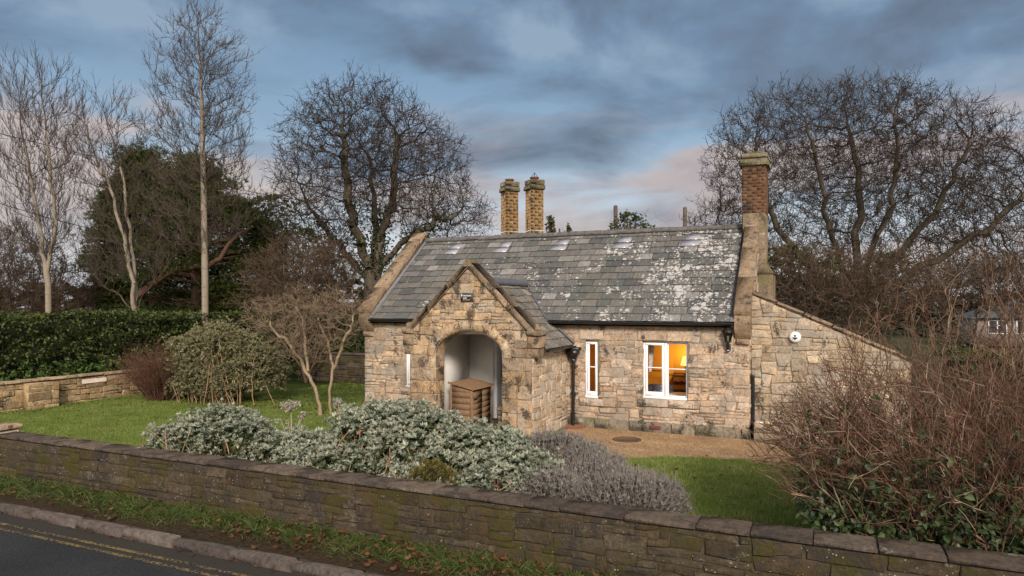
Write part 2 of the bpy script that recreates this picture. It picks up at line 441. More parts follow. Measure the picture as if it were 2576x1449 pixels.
def slate_mat():
    m=Mat('roof_slate')
    col=m.ramp(m.tint(0),[(0,(.075,.077,.078)),(.2,(.135,.135,.13)),(.4,(.10,.105,.10)),(.6,(.185,.175,.16)),(.8,(.13,.122,.112)),(.93,(.17,.165,.16)),(1,(.27,.26,.25))])
    n=m.noise(16,8,.65,vec=m.scl((1,.35,.35))); col=m.mix(1,col,m.ramp(n,[(.25,.62),(.75,1.4)]),'MULTIPLY')
    col=m.mix(m.ramp(m.noise(1.7,6,.6),[(.45,0),(.7,.45)]),col,(.15,.14,.10))
    # crusty white lichen: round rosettes in clusters, thickest towards the right-hand end of the roof
    x=m.math('ADD',m.math('MULTIPLY',m.xyz(0),.024),-.022)
    big=m.math('ADD',m.noise(1.15,5,.7,dist=.4),x)
    wob=m.math('MULTIPLY',m.noise(15,4,.6),.20)
    thr=m.ramp(big,[(.46,.22),(.58,.42),(.74,.66)])
    m1=m.math('MAXIMUM',m.math('LESS_THAN',m.math('ADD',m.vor(3.3),wob),m.math('SUBTRACT',thr,.13)),m.math('LESS_THAN',m.math('ADD',m.vor(14.),wob),m.math('SUBTRACT',thr,.04))); m2=m.math('LESS_THAN',m.math('ADD',m.vor(6.8),wob),m.math('SUBTRACT',thr,.05))
    on=m.ramp(m.math('ADD',big,m.math('MULTIPLY',m.math('SUBTRACT',m.noise(3.2,3,.6),.5),.7)),[(.44,0),(.50,1)])
    ring=m.ramp(m.noise(26,5,.72),[(.36,.35),(.46,1)])
    lm=m.math('MULTIPLY',m.math('MULTIPLY',m.math('MAXIMUM',m1,m2),on),ring)
    col=m.mix(m.math('MULTIPLY',lm,.92),col,m.ramp(m.noise(30,4),[(.3,(.42,.41,.39)),(.7,(.66,.65,.64))]))
    return m.done(col,.62,m.bump(m.math('ADD',m.math('MULTIPLY',n,.7),m.math('MULTIPLY',lm,.4)),.6,.012),.35)
M_slate=slate_mat()
M_pslate=stone_mat('porch_slate',[(.15,.14,.13),(.24,.22,.19),(.18,.165,.14),(.30,.28,.25),(.135,.13,.125)],dark=.72,lime=.60,limec=(.42,.40,.37),sc=1.2)
M_gslate=simple('glass_slate',(.34,.35,.39),.25,.35,26,.5,.1)
def brick_mat(name,pal,dark=.62):
    return stone_mat(name,pal,dark=dark,lime=.70,sc=1.6)
M_chim=stone_mat('golden_brick',[(.32,.205,.095),(.37,.25,.125),(.29,.185,.095),(.38,.275,.15)],dark=.59,lime=.70,sc=1.2,tv=(.85,1.1))
M_rchim=stone_mat('red_brick',[(.13,.072,.045),(.165,.092,.055),(.115,.066,.043),(.18,.11,.07)],dark=.57,lime=.70,sc=1.2,tv=(.8,1.12))
M_render=stone_mat('brown_render',[(.20,.15,.11),(.23,.18,.13)],dark=.58,lime=.66,moss=(.14,.125,.06))
M_dcap=stone_mat('mossy_cap_stone',[(.19,.17,.12),(.24,.21,.15),(.15,.13,.09)],dark=.56,lime=.66,moss=(.16,.15,.05))
M_wood=simple('weathered_boards',(.215,.135,.08),.8,.22,14)
M_gwood=bark_mat('grey_timber',[(.28,.22,.16),(.36,.29,.21),(.23,.18,.13)])
M_iron=simple('black_iron',(.015,.014,.014),.5,.3,30,.4)
def glass_mat(name,tintc=(.9,.93,.95)):
    m=Mat(name); tr=m.new('ShaderNodeBsdfTransparent'); tr.inputs[0].default_value=(*tintc,1)
    gl=m.new('ShaderNodeBsdfGlossy'); gl.inputs['Roughness'].default_value=.03
    fr=m.new('ShaderNodeFresnel'); fr.inputs[0].default_value=1.35
    mx=m.new('ShaderNodeMixShader'); m.t.links.new(fr.outputs[0],mx.inputs[0]); m.t.links.new(tr.outputs[0],mx.inputs[1]); m.t.links.new(gl.outputs[0],mx.inputs[2])
    m.t.links.new(mx.outputs[0],m.out.inputs[0]); return m.m
M_glass=glass_mat('window_glass')

# ================================================================= the cottage
XL,XR,YF=-11.20,-1.31,15.28
EZ,RZ,EY,RY=2.47,4.80,15.08,17.93
cot=thing('cottage','old stone cottage with lichened slate roof, arched gabled porch and three chimneys','cottage',((XL+XR)/2,YF,0))
WINS=[(-9.92,-9.58,.675,2.03),(-4.97,-4.63,.675,2.03),(-3.60,-2.58,.74,2.04)]
PX0,PX1,PY=-8.36,-5.39,13.10      # porch
# --- backing walls with window openings
mb=MB()
xs=[XL]
for a,b,c,d in WINS:
    box(mb,xs[-1],a,YF,YF+.42,0,2.6); box(mb,a,b,YF,YF+.42,0,c); box(mb,a,b,YF,YF+.42,d,2.6); xs.append(b)
box(mb,xs[-1],XR,YF,YF+.42,0,2.6)
box(mb,XL,XR,20.4,20.8,0,2.5)
for X0,X1 in ((XL,XL+.36),(XR-.36,XR)):     # gable walls
    V=[(X,y,z) for X in (X0,X1) for y,z in ((YF+.425,0),(20.4,0),(20.4,2.45),(RY,4.72),(YF+.425,2.74))]
    mb.add(V,[[0,1,2,3,4],[9,8,7,6,5]]); mb.add(V,[[0,5,6,1],[1,6,7,2],[2,7,8,3],[3,8,9,4],[4,9,5,0]])
wall=mb.build('wall',M_mortar,cot)
def inwin(u,w,pad=.0):
    for a,b,c,d in WINS:
        if a-pad<u<b+pad and c-pad<w<d+pad: return True
    return False
LINT=[(-10.02,-9.46),(-5.08,-4.52),(-3.72,-2.46)]
mb=MB()
def hmask(u,w):
    for (a,b,c,d),(p,q) in zip(WINS,LINT):
        if a<u<b and c<w<d: return False
        if p<u<q and (d<=w<d+.24 or c-.19<w<=c): return False
    return not (PX0+.1<u<PX1-.06)
for (ua,ub) in ((XL,PX0+.1),(PX1-.06,XR)):
    rubble(mb,fwall(YF),ua,ub,.0,2.38,.085,.07,(2,7),(1,3),hmask,warp=.022,proud=(.001,.022),cj=.012,gap=.004)
mb.build('stonework',M_wall,wall)
# lintels and sills
for k,((a,b,c,d),(p,q)) in enumerate(zip(WINS,LINT)):
    mb=MB()
    for s_,e in (((p,-3.05),(-3.05,q)) if k==2 else ((p,q),)):
        stone_block(mb,[(s_,d),(e,d),(e,d+.24),(s_,d+.24)],fwall(YF),.020,.002,.016,(random.random(),.75,.5))
    mb.build('lintel',M_wall,wall); mb=MB()
    for s_,e in (((p+.02,-3.02),(-3.02,q)) if k==2 else ((p,q),)): rbox(mb,s_,e,YF-.05,YF+.2,c-.17,c-.005,.012,.004,(.4,.55,.5))
    mb.build('sill',M_wall,wall)
# plinth
for x0,x1 in ((PX1+.02,XR+.03),(XL-.03,PX0)):
    mb=MB(); x=x0
    while x<x1-.05:
        L=min(random.uniform(.5,1.0),x1-x); rbox(mb,x,x+L-.003,YF-.06,YF-.001,-.02,.24+random.uniform(-.02,.02),.02,.006); x+=L
    mb.build('plinth',M_plinth,cot)
# brick course under the eaves
M_eb=brick_mat('eaves_brick',[(.34,.19,.11),(.40,.27,.18),(.30,.17,.10)],.64)
for ua,ub in ((XL+.32,PX0+.0),(PX1+.1,XR-.32)):
    mb=MB(); x=ua
    while x<ub-.02: rbox(mb,x,min(x+.105,ub),YF-.05,YF+.02,2.385,2.455,.005,.003); x+=.112
    mb.build('eaves_course',M_eb,cot)
# --- windows
def window(a,b,c,d,double):
    y0=YF+.075; fr=MB()
    e=.045
    for x0,x1 in ((a,a+e),(b-e,b)): rbox(fr,x0,x1,y0,y0+.09,c+.05,d-e,.006)
    rbox(fr,a,b,y0,y0+.09,d-e,d,.006); rbox(fr,a-.0,b+.0,y0-.05,y0+.09,c,c+.05,.008)
    if double: rbox(fr,(a+b)/2-.032,(a+b)/2+.032,y0,y0+.09,c+.05,d-e,.006)
    o=fr.build('window',M_white,cot)
    bays=[(a+e,(a+b)/2-.032),((a+b)/2+.032,b-e)] if double else [(a+e,b-e)]
    for k,(u,v) in enumerate(bays):
        s=MB(); g=.052 if k==0 else .02; y1=y0-.012 if k==0 else y0+.03; bt=.10 if k==0 else .03
        z0,z1=c+.053,d-e-.003; u+=.004; v-=.004
        for x0,x1 in ((u,u+g),(v-g,v)): rbox(s,x0,x1,y1,y1+.045,z0+bt,z1-g,.005)
        rbox(s,u,v,y1,y1+.045,z1-g,z1,.005); rbox(s,u,v,y1,y1+.045,z0,z0+bt,.005)
        zm=(z0+bt+z1-g)/2+.02; rbox(s,u+g,v-g,y1+.008,y1+.04,zm-.012,zm+.012,.004)
        s.build('sash',M_white,o)
        gm=MB(); gm.add([[u+g,y1+.024,z0+bt],[v-g,y1+.024,z0+bt],[v-g,y1+.024,z1-g],[u+g,y1+.024,z1-g]],[[0,1,2,3]]); gm.build('pane',M_glass,o)
for w in WINS: window(*w,w is WINS[2])
# --- main roof
def slates(mb,org,ud,sd,nd,L,S,rows,w,clips=(),t_fn=None,th=.011):
    org,ud,sd,nd=[np.array(x,float) for x in (org,ud,sd,nd)]; e=S/rows
    for r in range(rows):
        x=-(r%2)*w/2-random.random()*.05
        while x<L:
            ww=w*random.uniform(.82,1.15); a,b=max(x,0),min(x+ww-.013,L); x+=ww
            if b-a<.03: continue
            j=random.gauss(0,.007)-(random.uniform(.02,.06) if random.random()<.035 and r else 0); s0=r*e+j; s1=(r+1)*e+.05
            poly=[(a,s0+random.gauss(0,.002)),(b,s0+random.gauss(0,.002)),(b,s1),(a,s1)]
            for cl in clips:
                poly=clip_poly(poly,*cl)
                if len(poly)<3: break
            if len(poly)<3: continue
            k=len(poly); lift=random.uniform(0,.006)
            hh=lambda s:.030+lift-(s-s0)/(s1-s0)*.026
            V=[org+u*ud+s*sd+nd*(hh(s)-th) for u,s in poly]+[org+u*ud+s*sd+nd*hh(s) for u,s in poly]
            t=rt() if t_fn is None else t_fn(a,r)
            mb.add(V,[[i,(i+1)%k,k+(i+1)%k,k+i] for i in range(k)],t); mb.add(V,[list(range(k,2*k))],t)
RX0,RX1=XL+.34,XR-.34
sl=math.hypot(RY-EY,RZ-EZ); sd=((0,(RY-EY)/sl,(RZ-EZ)/sl)); nd=(0,-(RZ-EZ)/sl,(RY-EY)/sl)
mb=MB()
NR=14
slates(mb,(RX0,EY,EZ),(1,0,0),sd,nd,RX1-RX0,sl,NR,.39)
sdb=(0,-(RY-EY)/sl,(RZ-EZ)/sl); ndb=(0,(RZ-EZ)/sl,(RY-EY)/sl)
slates(mb,(RX0,2*RY-EY,EZ),(1,0,0),sdb,ndb,RX1-RX0,sl,8,.6)
# sarking boards under the slates
for s_ in (1,-1):
    y0=RY-s_*(RY-EY-.03)
    V=[(X,y,z) for X in (RX0,RX1) for y,z in ((y0,EZ-.012),(RY,RZ-.012),(RY,RZ-.06),(y0,EZ-.06))]
    mb.add(V,[[0,1,5,4],[1,2,6,5],[2,3,7,6],[3,0,4,7]],(0,.2,.5))
roof=mb.build('roof',M_slate,cot)
# glass slates: five pairs high on the slope
for px,py in ((1136,634),(1260,630),(1408,620),(1565,613),(1737,608)):
    # ray to the roof plane
    t_=np.array([-SN+CS*(px-HX)/F, CS+SN*(px-HX)/F, (HY-py)/F]); o_=np.array([0,0,H])
    n_=np.array(nd); q=o_+t_*(np.dot(np.array([0,EY,EZ])-o_,n_)/np.dot(t_,n_))
    e=sl/NR; s=np.dot(q-np.array([RX0,EY,EZ]),np.array(sd)); row=round(s/e-.5)
    for r,xo,wd in ((row-.5,0,.44),(row+.5,.10,.34)):
        r=math.floor(r+.5); mb=MB(); g=np.array([q[0]+xo-.22,EY,EZ])+np.array(sd)*(r*e-.004)
        V=[]
        for h0 in (.030,.038):
            for u,s2 in ((0,0),(wd,0),(wd,e+.0),(0,e+.0)): V.append(g+np.array([u,0,0])+np.array(sd)*s2+np.array(nd)*(h0-s2/e*.020))
        hexa(mb,V); mb.build('glass_slate',M_gslate,roof)
# ridge tiles
mb=MB(); x=RX0
while x<RX1-.05:
    L=min(.46,RX1-x); a=random.gauss(0,.006)
    pr=[(-.15,-.075),(-.06,.025),(-.03,.045),(.03,.045),(.06,.025),(.15,-.075)]
    sweep_prism(mb,pr,lambda u,w,d: (d,RY+u,RZ+.03+w+a),x,x+L-.008); x+=L
mb.build('ridge_tiles',simple('ridge_tile',(.13,.125,.12),.8,.35,8,.2,.5),roof)
# gutter
def gutter(x0,x1,y,z,r=.062):
    mb=MB(); th=[math.pi+i*math.pi/8 for i in range(9)]
    p=[(r*math.cos(a),r*math.sin(a)) for a in th]+[((r-.008)*math.cos(a),(r-.008)*math.sin(a)) for a in th[::-1]]
    sweep_prism(mb,p,lambda u,w,d:(d,y+u,z+w),x0,x1); return mb
g=gutter(XL+.32,XR-.31,EY-.045,EZ+.0,.06); rbox(g,XL+.32,XR-.31,EY+.02,EY+.05,EZ-.10,EZ-.005,.004)
g.build('gutter',M_black,cot)
# --- gable copings with kneelers
def coping_slope(mb,x0,x1,y0,z0,y1,z1,th=.13,seg=1.1,sign=1):
    L=math.hypot(y1-y0,z1-z0); dy,dz=(y1-y0)/L,(z1-z0)/L; s=0
    while s<L-.01:
        e=min(s+random.uniform(.8,1.25)*seg,L)
        if L-e<.15: e=L
        fr=lambda x,a,b: (x,y0+dy*a-dz*b*sign,z0+dz*a+dy*b*sign)
        rbox(mb,x0,x1,s,e-.002,0,th,.012,.002,fr=fr); s=e
up=.15   # height of the parapet above the slates
gb=lambda y: EZ+(y-EY)*(RZ-EZ)/(RY-EY)
for X0,X1,ytop in ((XL-.06,XL+.33,RY),(XR-.30,XR+.04,RY)):
    mb=MB()
    # parapet masonry under the coping, both slopes
    for s_ in (1,-1):
        yy=lambda y: y if s_==1 else 2*RY-y
        V=[(X,yy(y),z) for X in (X0+.035,X1-.035) for y,z in ((YF-.12,gb(YF-.12)-.12),(RY,RZ-.12),(RY,RZ+up),(YF-.12,gb(YF-.12)+up))]
        mb.add(V,[[0,1,2,3],[7,6,5,4],[0,4,5,1],[1,5,6,2],[2,6,7,3],[3,7,4,0]])
        coping_slope(mb,X0,X1,yy(YF-.20),gb(YF-.20)+up,RY,RZ+up,sign=s_)
    # kneeler: a corbelled block at the eaves
    sweep_prism(mb,[(YF+.1,2.62),(YF+.1,2.12),(YF-.03,2.13),(YF-.08,2.24),(YF-.17,2.34),(YF-.20,2.62),(YF-.16,2.78),(YF+.1,2.78)],lambda u,w,d:(d,u,w),X0+.01,X1-.01)
    rbox(mb,X0+.03,X1-.03,YF-.06,YF+.05,2.0,2.13,.02,.004)
    mb.build('coping',M_cope,cot)
mb=MB()       # gable face (right) in rubble, quoins
rubble(mb,xwall(XR),YF+.02,20.4,.25,4.7,.13,.10,(2,5),(1,3),clips=[(-.8175,1,4.72-.8175*RY),(.8175,1,4.72+.8175*RY)])
rubble(mb,xwalln(XL),YF+.02,20.4,.0,4.7,.13,.10,(2,5),(1,3),clips=[(-.8175,1,4.72-.8175*RY),(.8175,1,4.72+.8175*RY)])
mb.build('gable_stonework',M_wall,wall)
mb=MB()       # lead strip beside the left coping
fl=lambda x,a,b: tuple(np.array([x,EY,EZ])+np.array(sd)*a+np.array(nd)*b)
rbox(mb,XL+.30,XL+.40,.0,sl,.03,.05,.004,fr=fl); mb.build('flashing',M_lead,roof)
mb=MB(); rbox(mb,XR-.37,XR-.29,.0,sl,.03,.05,.004,fr=fl); mb.build('flashing',M_lead,roof)

# --- porch
PCX=(PX0+PX1)/2; ACX,AR,ASP,ARZ=-6.89,.81,1.72,.54
def arch(th,o=0.0):
    c,s=math.cos(th),math.sin(th); sgn=1 if c>=0 else -1
    u=sgn*abs(c)**.92*(AR+o); w=max(s,0)**.88*(ARZ+o)+.035*max(0,1-abs(c)*1.6)
    return ACX+u,ASP+w
GS,GZ=.97,3.66           # porch gable: z <= GZ-GS*|x-PCX|
gtop=lambda x: min(GZ-GS*abs(x-PCX),9)
mb=MB(); D0,D1=PY,PY+.38
ths=np.linspace(0,math.pi,25); ap=[arch(t) for t in ths][::-1]
xsn=sorted(set([PX0]+[p[0] for p in ap]+[PCX,PX1]))
def alow(x):
    if x<=ap[0][0] or x>=ap[-1][0]: return 0.
    return float(np.interp(x,[p[0] for p in ap],[p[1] for p in ap]))
xa,xb=ap[0][0],ap[-1][0]
for a,b in zip(xsn[:-1],xsn[1:]):
    mid=(a+b)/2
    la,lb=(0,0) if (mid<xa or mid>xb) else (max(alow(a),ASP),max(alow(b),ASP))
    hexa(mb,[(a,D0,la),(b,D0,lb),(b,D1,lb),(a,D1,la),(a,D0,gtop(a)),(b,D0,gtop(b)),(b,D1,gtop(b)),(a,D1,gtop(a))])
box(mb,PX1-.36,PX1,D1+.002,YF-.002,0,1.92); box(mb,PX0,PX0+.36,D1+.002,YF-.002,0,1.92)
porch=mb.build('porch',M_mortar,cot)
mb=MB()
def pmask(u,w):
    if w<ASP+.02: return not (xa-.01<u<xb+.01)
    du,dw=(u-ACX)/(AR+.12),(w-ASP)/(ARZ+.12); return du*du+dw*dw>1
cl=[(GS,1,GZ-.0+GS*PCX),(-GS,1,GZ-.0-GS*PCX)]
def dress(u,w): t=rt(); return t
# lower jambs are larger squared blocks, upper part rubble
rubble(mb,fwall(PY),PX0,xa-.0,0,1.74,.17,.145,(1,3),(2,2),None,proud=(.006,.022),warp=.012,course=True)
rubble(mb,fwall(PY),xb+.0,PX1,0,1.74,.17,.145,(1,3),(2,2),None,proud=(.006,.022),warp=.012,course=True)
rubble(mb,fwall(PY),PX0,PX1,1.74,3.66,.085,.07,(2,6),(1,3),pmask,cl,proud=(.006,.034),warp=.022)
# reveals of the jambs
rubble(mb,xwall(xa),PY+.0,PY+.37,0,1.74,.19,.29,(1,2),(1,1),None,proud=(.002,.008),warp=.008)
rubble(mb,xwalln(xb),PY+.0,PY+.37,0,1.74,.19,.29,(1,2),(1,1),None,proud=(.002,.008),warp=.008)
mb.build('stonework',M_porch,porch)
mb=MB(); rubble(mb,xwall(PX1),PY+.0,YF-.0,.0,1.86,.10,.085,(2,5),(1,3),None,proud=(.004,.022),warp=.02)
mb.build('side_stonework',M_pale,porch)
mb=MB(); rubble(mb,xwalln(PX0),PY+.0,YF-.0,.0,1.86,.10,.085,(2,5),(1,3),None,proud=(.004,.022),warp=.02)
mb.build('side_stonework',M_wall,porch)
# voussoirs
mb=MB(); nv=13
for k in range(nv):
    a0,a1=math.pi*k/nv+.006,math.pi*(k+1)/nv-.006; ss=np.linspace(a0,a1,4); pr=.035+random.uniform(0,.012)
    o1=.21
    inn=[arch(t,-.004) for t in ss]; ch=[arch(t,.05) for t in ss]; out=[arch(t,o1) for t in ss][::-1]
    t=(random.random(),random.uniform(.4,.9),.5)
    fr=fwall(PY); n=4
    A=[fr(u,w,-.375) for u,w in inn]+[fr(u,w,pr-.055) for u,w in inn]+[fr(u,w,pr) for u,w in ch]+[fr(u,w,pr) for u,w in out[::-1]]+[fr(u,w,-.01) for u,w in out[::-1]]
    f=[[r*n+i,r*n+i+1,(r+1)*n+i+1,(r+1)*n+i] for r in range(4) for i in range(n-1)]
    mb.add(A,f,t); mb.add(A,[[0,4,8,12],[3,15,11,7]],t); mb.add(A,[[0,12,16],[3,19,15]],t)
mb.build('arch',M_porch,porch)
# porch coping and kneelers
for s_ in (1,-1):
    mb=MB()
    x0,z0,x1,z1=PCX+s_*1.52,GZ-GS*1.52+.03,PCX,GZ+.03
    L=math.hypot(x1-x0,z1-z0); dx,dz=(x1-x0)/L,(z1-z0)/L; s=0
    while s<L-.01:
        e=min(s+random.uniform(.5,.8),L)
        if L-e<.2: e=L
        rbox(mb,PY-.075,PY+.36,s,e-.002,-.02,.11,.012,.002,fr=lambda y,a,b:(x0+dx*a+s_*dz*b,y,z0+dz*a+abs(dx)*b)); s=e
    xk=PCX+s_*1.52
    mb.build('coping',M_cope,porch); mb=MB()
    rbox(mb,xk-.15,xk+.15,PY-.09,PY+.38,2.20,2.32,.025,.006)
    rbox(mb,xk-.13,xk+.13,PY-.06,PY+.38,1.94,2.198,.02,.006)
    sweep_prism(mb,[(PY+.3,1.94),(PY+.3,1.72),(PY-.0,1.74),(PY-.06,1.94)],lambda u,w,d:(d,u,w),xk-.11,xk+.11)
    lathe(mb,[(.0,2.47),(.05,2.45),(.075,2.41),(.065,2.37),(.09,2.34)],(xk+s_*.05,PY+.08,0),10)
    mb.build('kneeler',M_cope,porch)
mb=MB()
V=[(PCX-.10,y,GZ+.02) for y in (PY-.08,PY+.36)]
sweep_prism(mb,[(PCX-.13,GZ+.02),(PCX+.13,GZ+.02),(PCX+.06,GZ+.14),(PCX,GZ+.19),(PCX-.06,GZ+.14)],lambda u,w,d:(u,d,w),PY-.085,PY+.37)
mb.build('apex_stone',M_cope,porch)
# porch roof
PRZ,PEZ,PEX=3.40,1.90,1.64
ps=math.hypot(PRZ-PEZ,PEX); mb=MB()
for s_ in (1,-1):
    org=(PCX+s_*PEX,PY+.36,PEZ); ud=(0,1,0); sdv=(-s_*PEX/ps,0,(PRZ-PEZ)/ps); ndv=(s_*(PRZ-PEZ)/ps,0,PEX/ps)
    # stop just inside the main slope / the house wall
    slope=(RY-EY)/(RZ-EZ)
    # y <= EY + (z-EZ)*slope + .16 ; y = PY+.36+u ; z=PEZ+s*dz
    dz=(PRZ-PEZ)/ps
    c1=(1,-dz*slope,EY+(PEZ-EZ)*slope+.16-(PY+.36))
    c2=(1,0,YF+.02-(PY+.36))
    zs=(EZ+.05-PEZ)/dz
    low=[(0,1,zs),c2]; hi=[(0,-1,-zs),c1]
    slates(mb,org,ud,sdv,ndv,3.2,ps,9,.30,low); slates(mb,org,ud,sdv,ndv,3.2,ps,9,.30,hi)
    e=.02
    V=[np.array(org)+np.array(sdv)*s-np.array(ndv)*h0+np.array([0,u,0]) for h0 in (.0,.04) for s,u in ((0,0),(0,1.78),(ps*.33,1.78),(ps,2.6),(ps,0))]
    mb.add(V,[[0,1,2,3,4],[9,8,7,6,5]]); mb.add(V,[[0,5,6,1],[1,6,7,2],[2,7,8,3],[3,8,9,4]])
pr_=mb.build('porch_roof',M_pslate,porch)
mb=MB()
sweep_prism(mb,[(-.17,-.10),(-.05,.04),(0,.06),(.05,.04),(.17,-.10)],lambda u,w,d:(PCX+u,d,PRZ+.03+w),PY+.36,16.28)
mb.build('ridge_tiles',M_lead,pr_)
for s_ in (1,-1):      # valley and abutment lead
    mb=MB(); pts=[]
    for k in range(7):
        z=PRZ-(PRZ-EZ-.02)*k/6; xx=PCX+s_*(PRZ-z)*PEX/(PRZ-PEZ); pts.append((xx+s_*.03,EY+(z-EZ)*slope-.03,z+.035))
    tube(mb,pts,.022,6)
    z=EZ-.0; x0=PCX+s_*(PRZ-z)*PEX/(PRZ-PEZ)
    tube(mb,[(x0+s_*.03,EY-.02,z+.035),(x0+s_*.10,YF-.05,z-.03),(PCX+s_*(PEX+.04),YF-.05,PEZ+.06)],.030,6)
    mb.build('valley_flashing',M_lead,pr_)
# porch gutter, hopper and downpipe
mb=MB(); r=.055; th=[math.pi+i*math.pi/8 for i in range(9)]
p=[(r*math.cos(a),r*math.sin(a)) for a in th]+[((r-.008)*math.cos(a),(r-.008)*math.sin(a)) for a in th[::-1]]
gx=PCX+PEX+.03
sweep_prism(mb,p,lambda u,w,d:(gx+u,d,PEZ-.0+w),PY+.40,YF-.03)
mb.build('gutter',M_black,porch)
mb=MB(); hx,hy=-5.20,YF-.13
hexa(mb,[(hx-.07,hy-.06,1.60),(hx+.07,hy-.06,1.60),(hx+.07,hy+.06,1.60),(hx-.07,hy+.06,1.60),(hx-.15,hy-.11,1.80),(hx+.15,hy-.11,1.80),(hx+.15,hy+.11,1.80),(hx-.15,hy+.11,1.80)])
rbox(mb,hx-.165,hx+.165,hy-.12,hy+.12,1.80,1.86,.01); rbox(mb,hx-.05,hx+.05,hy-.05,hy+.05,1.5,1.6,.01)
tube(mb,[(gx,hy+.02,PEZ-.05),(hx,hy,1.85)],.04,8)
mb.build('hopper',M_black,cot)
mb=MB(); tube(mb,[(hx,hy,1.52),(hx,hy,.12)],.038,10)
for z in (1.38,.75,.2): tube(mb,[(hx,hy,z),(hx,hy,z+.06)],.048,10)
for z in (1.41,.78): rbox(mb,hx-.08,hx+.08,hy+.02,YF-.01,z-.015,z+.015,.003)
tube(mb,[(hx,hy,.14),(hx+.01,hy-.05,.06),(hx+.02,hy-.1,.03)],.04,10)
mb.build('downpipe',M_black,cot)
mb=MB(); rbox(mb,-5.32,-4.92,YF-.42,YF-.08,-.01,.055,.01,.004)
mb.build('gully',M_terra,cot)
# porch interior: plaster, ceiling, floor, door
mb=MB()
ix0,ix1=PX0+.362,PX1-.362
box(mb,ix0,ix0+.012,D1+.004,YF-.02,0.02,2.2,(.5,.5,.5)); box(mb,ix1-.012,ix1,D1+.004,YF-.02,.02,2.2,(.5,.5,.5))
box(mb,ix0+.013,ix1-.013,YF-.034,YF-.02,.02,2.2,(.5,.5,.5))
mb.add([(ix0,YF-.021,2.2),(ix1,YF-.021,2.2),(PCX,YF-.021,3.2)],[[0,1,2]]); 
mb.add([(ix0,D1,2.2),(ix0,YF,2.2),(PCX,YF,3.2),(PCX,D1,3.2),(ix1,D1,2.2),(ix1,YF,2.2)],[[0,1,2,3],[3,2,5,4]])
mb.add([(ix0,D1+.003,2.2),(ix1,D1+.003,2.2),(PCX,D1+.003,3.2)],[[0,1,2]])
mb.build('plaster',M_plaster,porch)
mb=MB(); rbox(mb,PX0+.37,PX1-.37,PY-.25,YF-.04,-.05,.045,.015); mb.build('floor',M_plinth,porch)
mb=MB(); dx0=-7.30
rbox(mb,dx0,dx0+.10,YF-.10,YF-.036,.05,2.10,.01); rbox(mb,dx0+.95,dx0+1.05,YF-.10,YF-.036,.05,2.1,.01); rbox(mb,dx0+.102,dx0+.948,YF-.10,YF-.036,2.0,2.1,.01)
mb.build('door_frame',M_white,porch)
mb=MB(); rbox(mb,dx0+.102,dx0+.948,YF-.075,YF-.036,.06,2.0,.006)
for z0,z1 in ((.2,.9),(1.05,1.88)):
    for x0 in (dx0+.2,dx0+.56): rbox(mb,x0,x0+.29,YF-.088,YF-.074,z0,z1,.012)
mb.build('door',simple('pale_grey_paint',(.62,.65,.68),.4,.04,6,.4),porch)

# --- right-hand external chimney
def brick_stack(mb,x0,x1,y0,y1,z0,z1,bh=.078,bl=.225,rot=None,th=.0):
    z=z0; r=0
    while z<z1-.02:
        h=min(bh,z1-z)
        for side in range(4):
            L=(x1-x0) if side%2==0 else (y1-y0); s=-(bl/2 if r%2 else 0)
            while s<L-.01:
                a,b=max(s,0),min(s+bl-.003,L)
                if b-a>.03:
                    if side==0: q=(x0+a,x0+b,y0-.004,y0+.05)
                    elif side==2: q=(x0+a,x0+b,y1-.05,y1+.004)
                    elif side==1: q=(x1-.05,x1+.004,y0+a,y0+b)
                    else: q=(x0-.004,x0+.05,y0+a,y0+b)
                    rbox(mb,*q,z,z+h-.003,.002,.0012,rot=rot)
                s+=bl
        z+=bh; r+=1
cx0,cx1,cy0,cy1=-1.67,-1.13,17.55,18.35
mb=MB(); box(mb,cx0+.01,cx1-.01,cy0+.01,cy1-.01,4.9,6.2)
chim=mb.build('chimney',M_mortar,cot)
mb=MB(); brick_stack(mb,cx0,cx1,cy0,cy1,5.09,6.22); mb.build('brickwork',M_rchim,chim)
mb=MB()
rbox(mb,cx0,cx1,cy0,cy1,3.6,5.085,.015,.004)
hexa(mb,[(cx0+.3,17.42,3.6),(-.93,17.42,3.6),(-.93,18.5,3.6),(cx0+.3,18.5,3.6),(cx0+.3,17.54,3.86),(cx1+.004,17.54,3.86),(cx1+.004,18.36,3.86),(cx0+.3,18.36,3.86)])
rbox(mb,XR+.002,-.96,17.45,18.47,0,3.6,.015,.004)
mb.build('chimney_base',M_render,chim)
mb=MB()
rbox(mb,cx0-.06,cx1+.06,cy0-.06,cy1+.06,6.22,6.40,.03,.01); rbox(mb,cx0-.05,cx1+.05,cy0-.05,cy1+.05,6.40,6.54,.03,.012); rbox(mb,cx0+.05,cx1-.08,cy0+.05,cy1-.1,6.54,6.60,.03,.012)
mb.build('chimney_cap',M_dcap,chim)
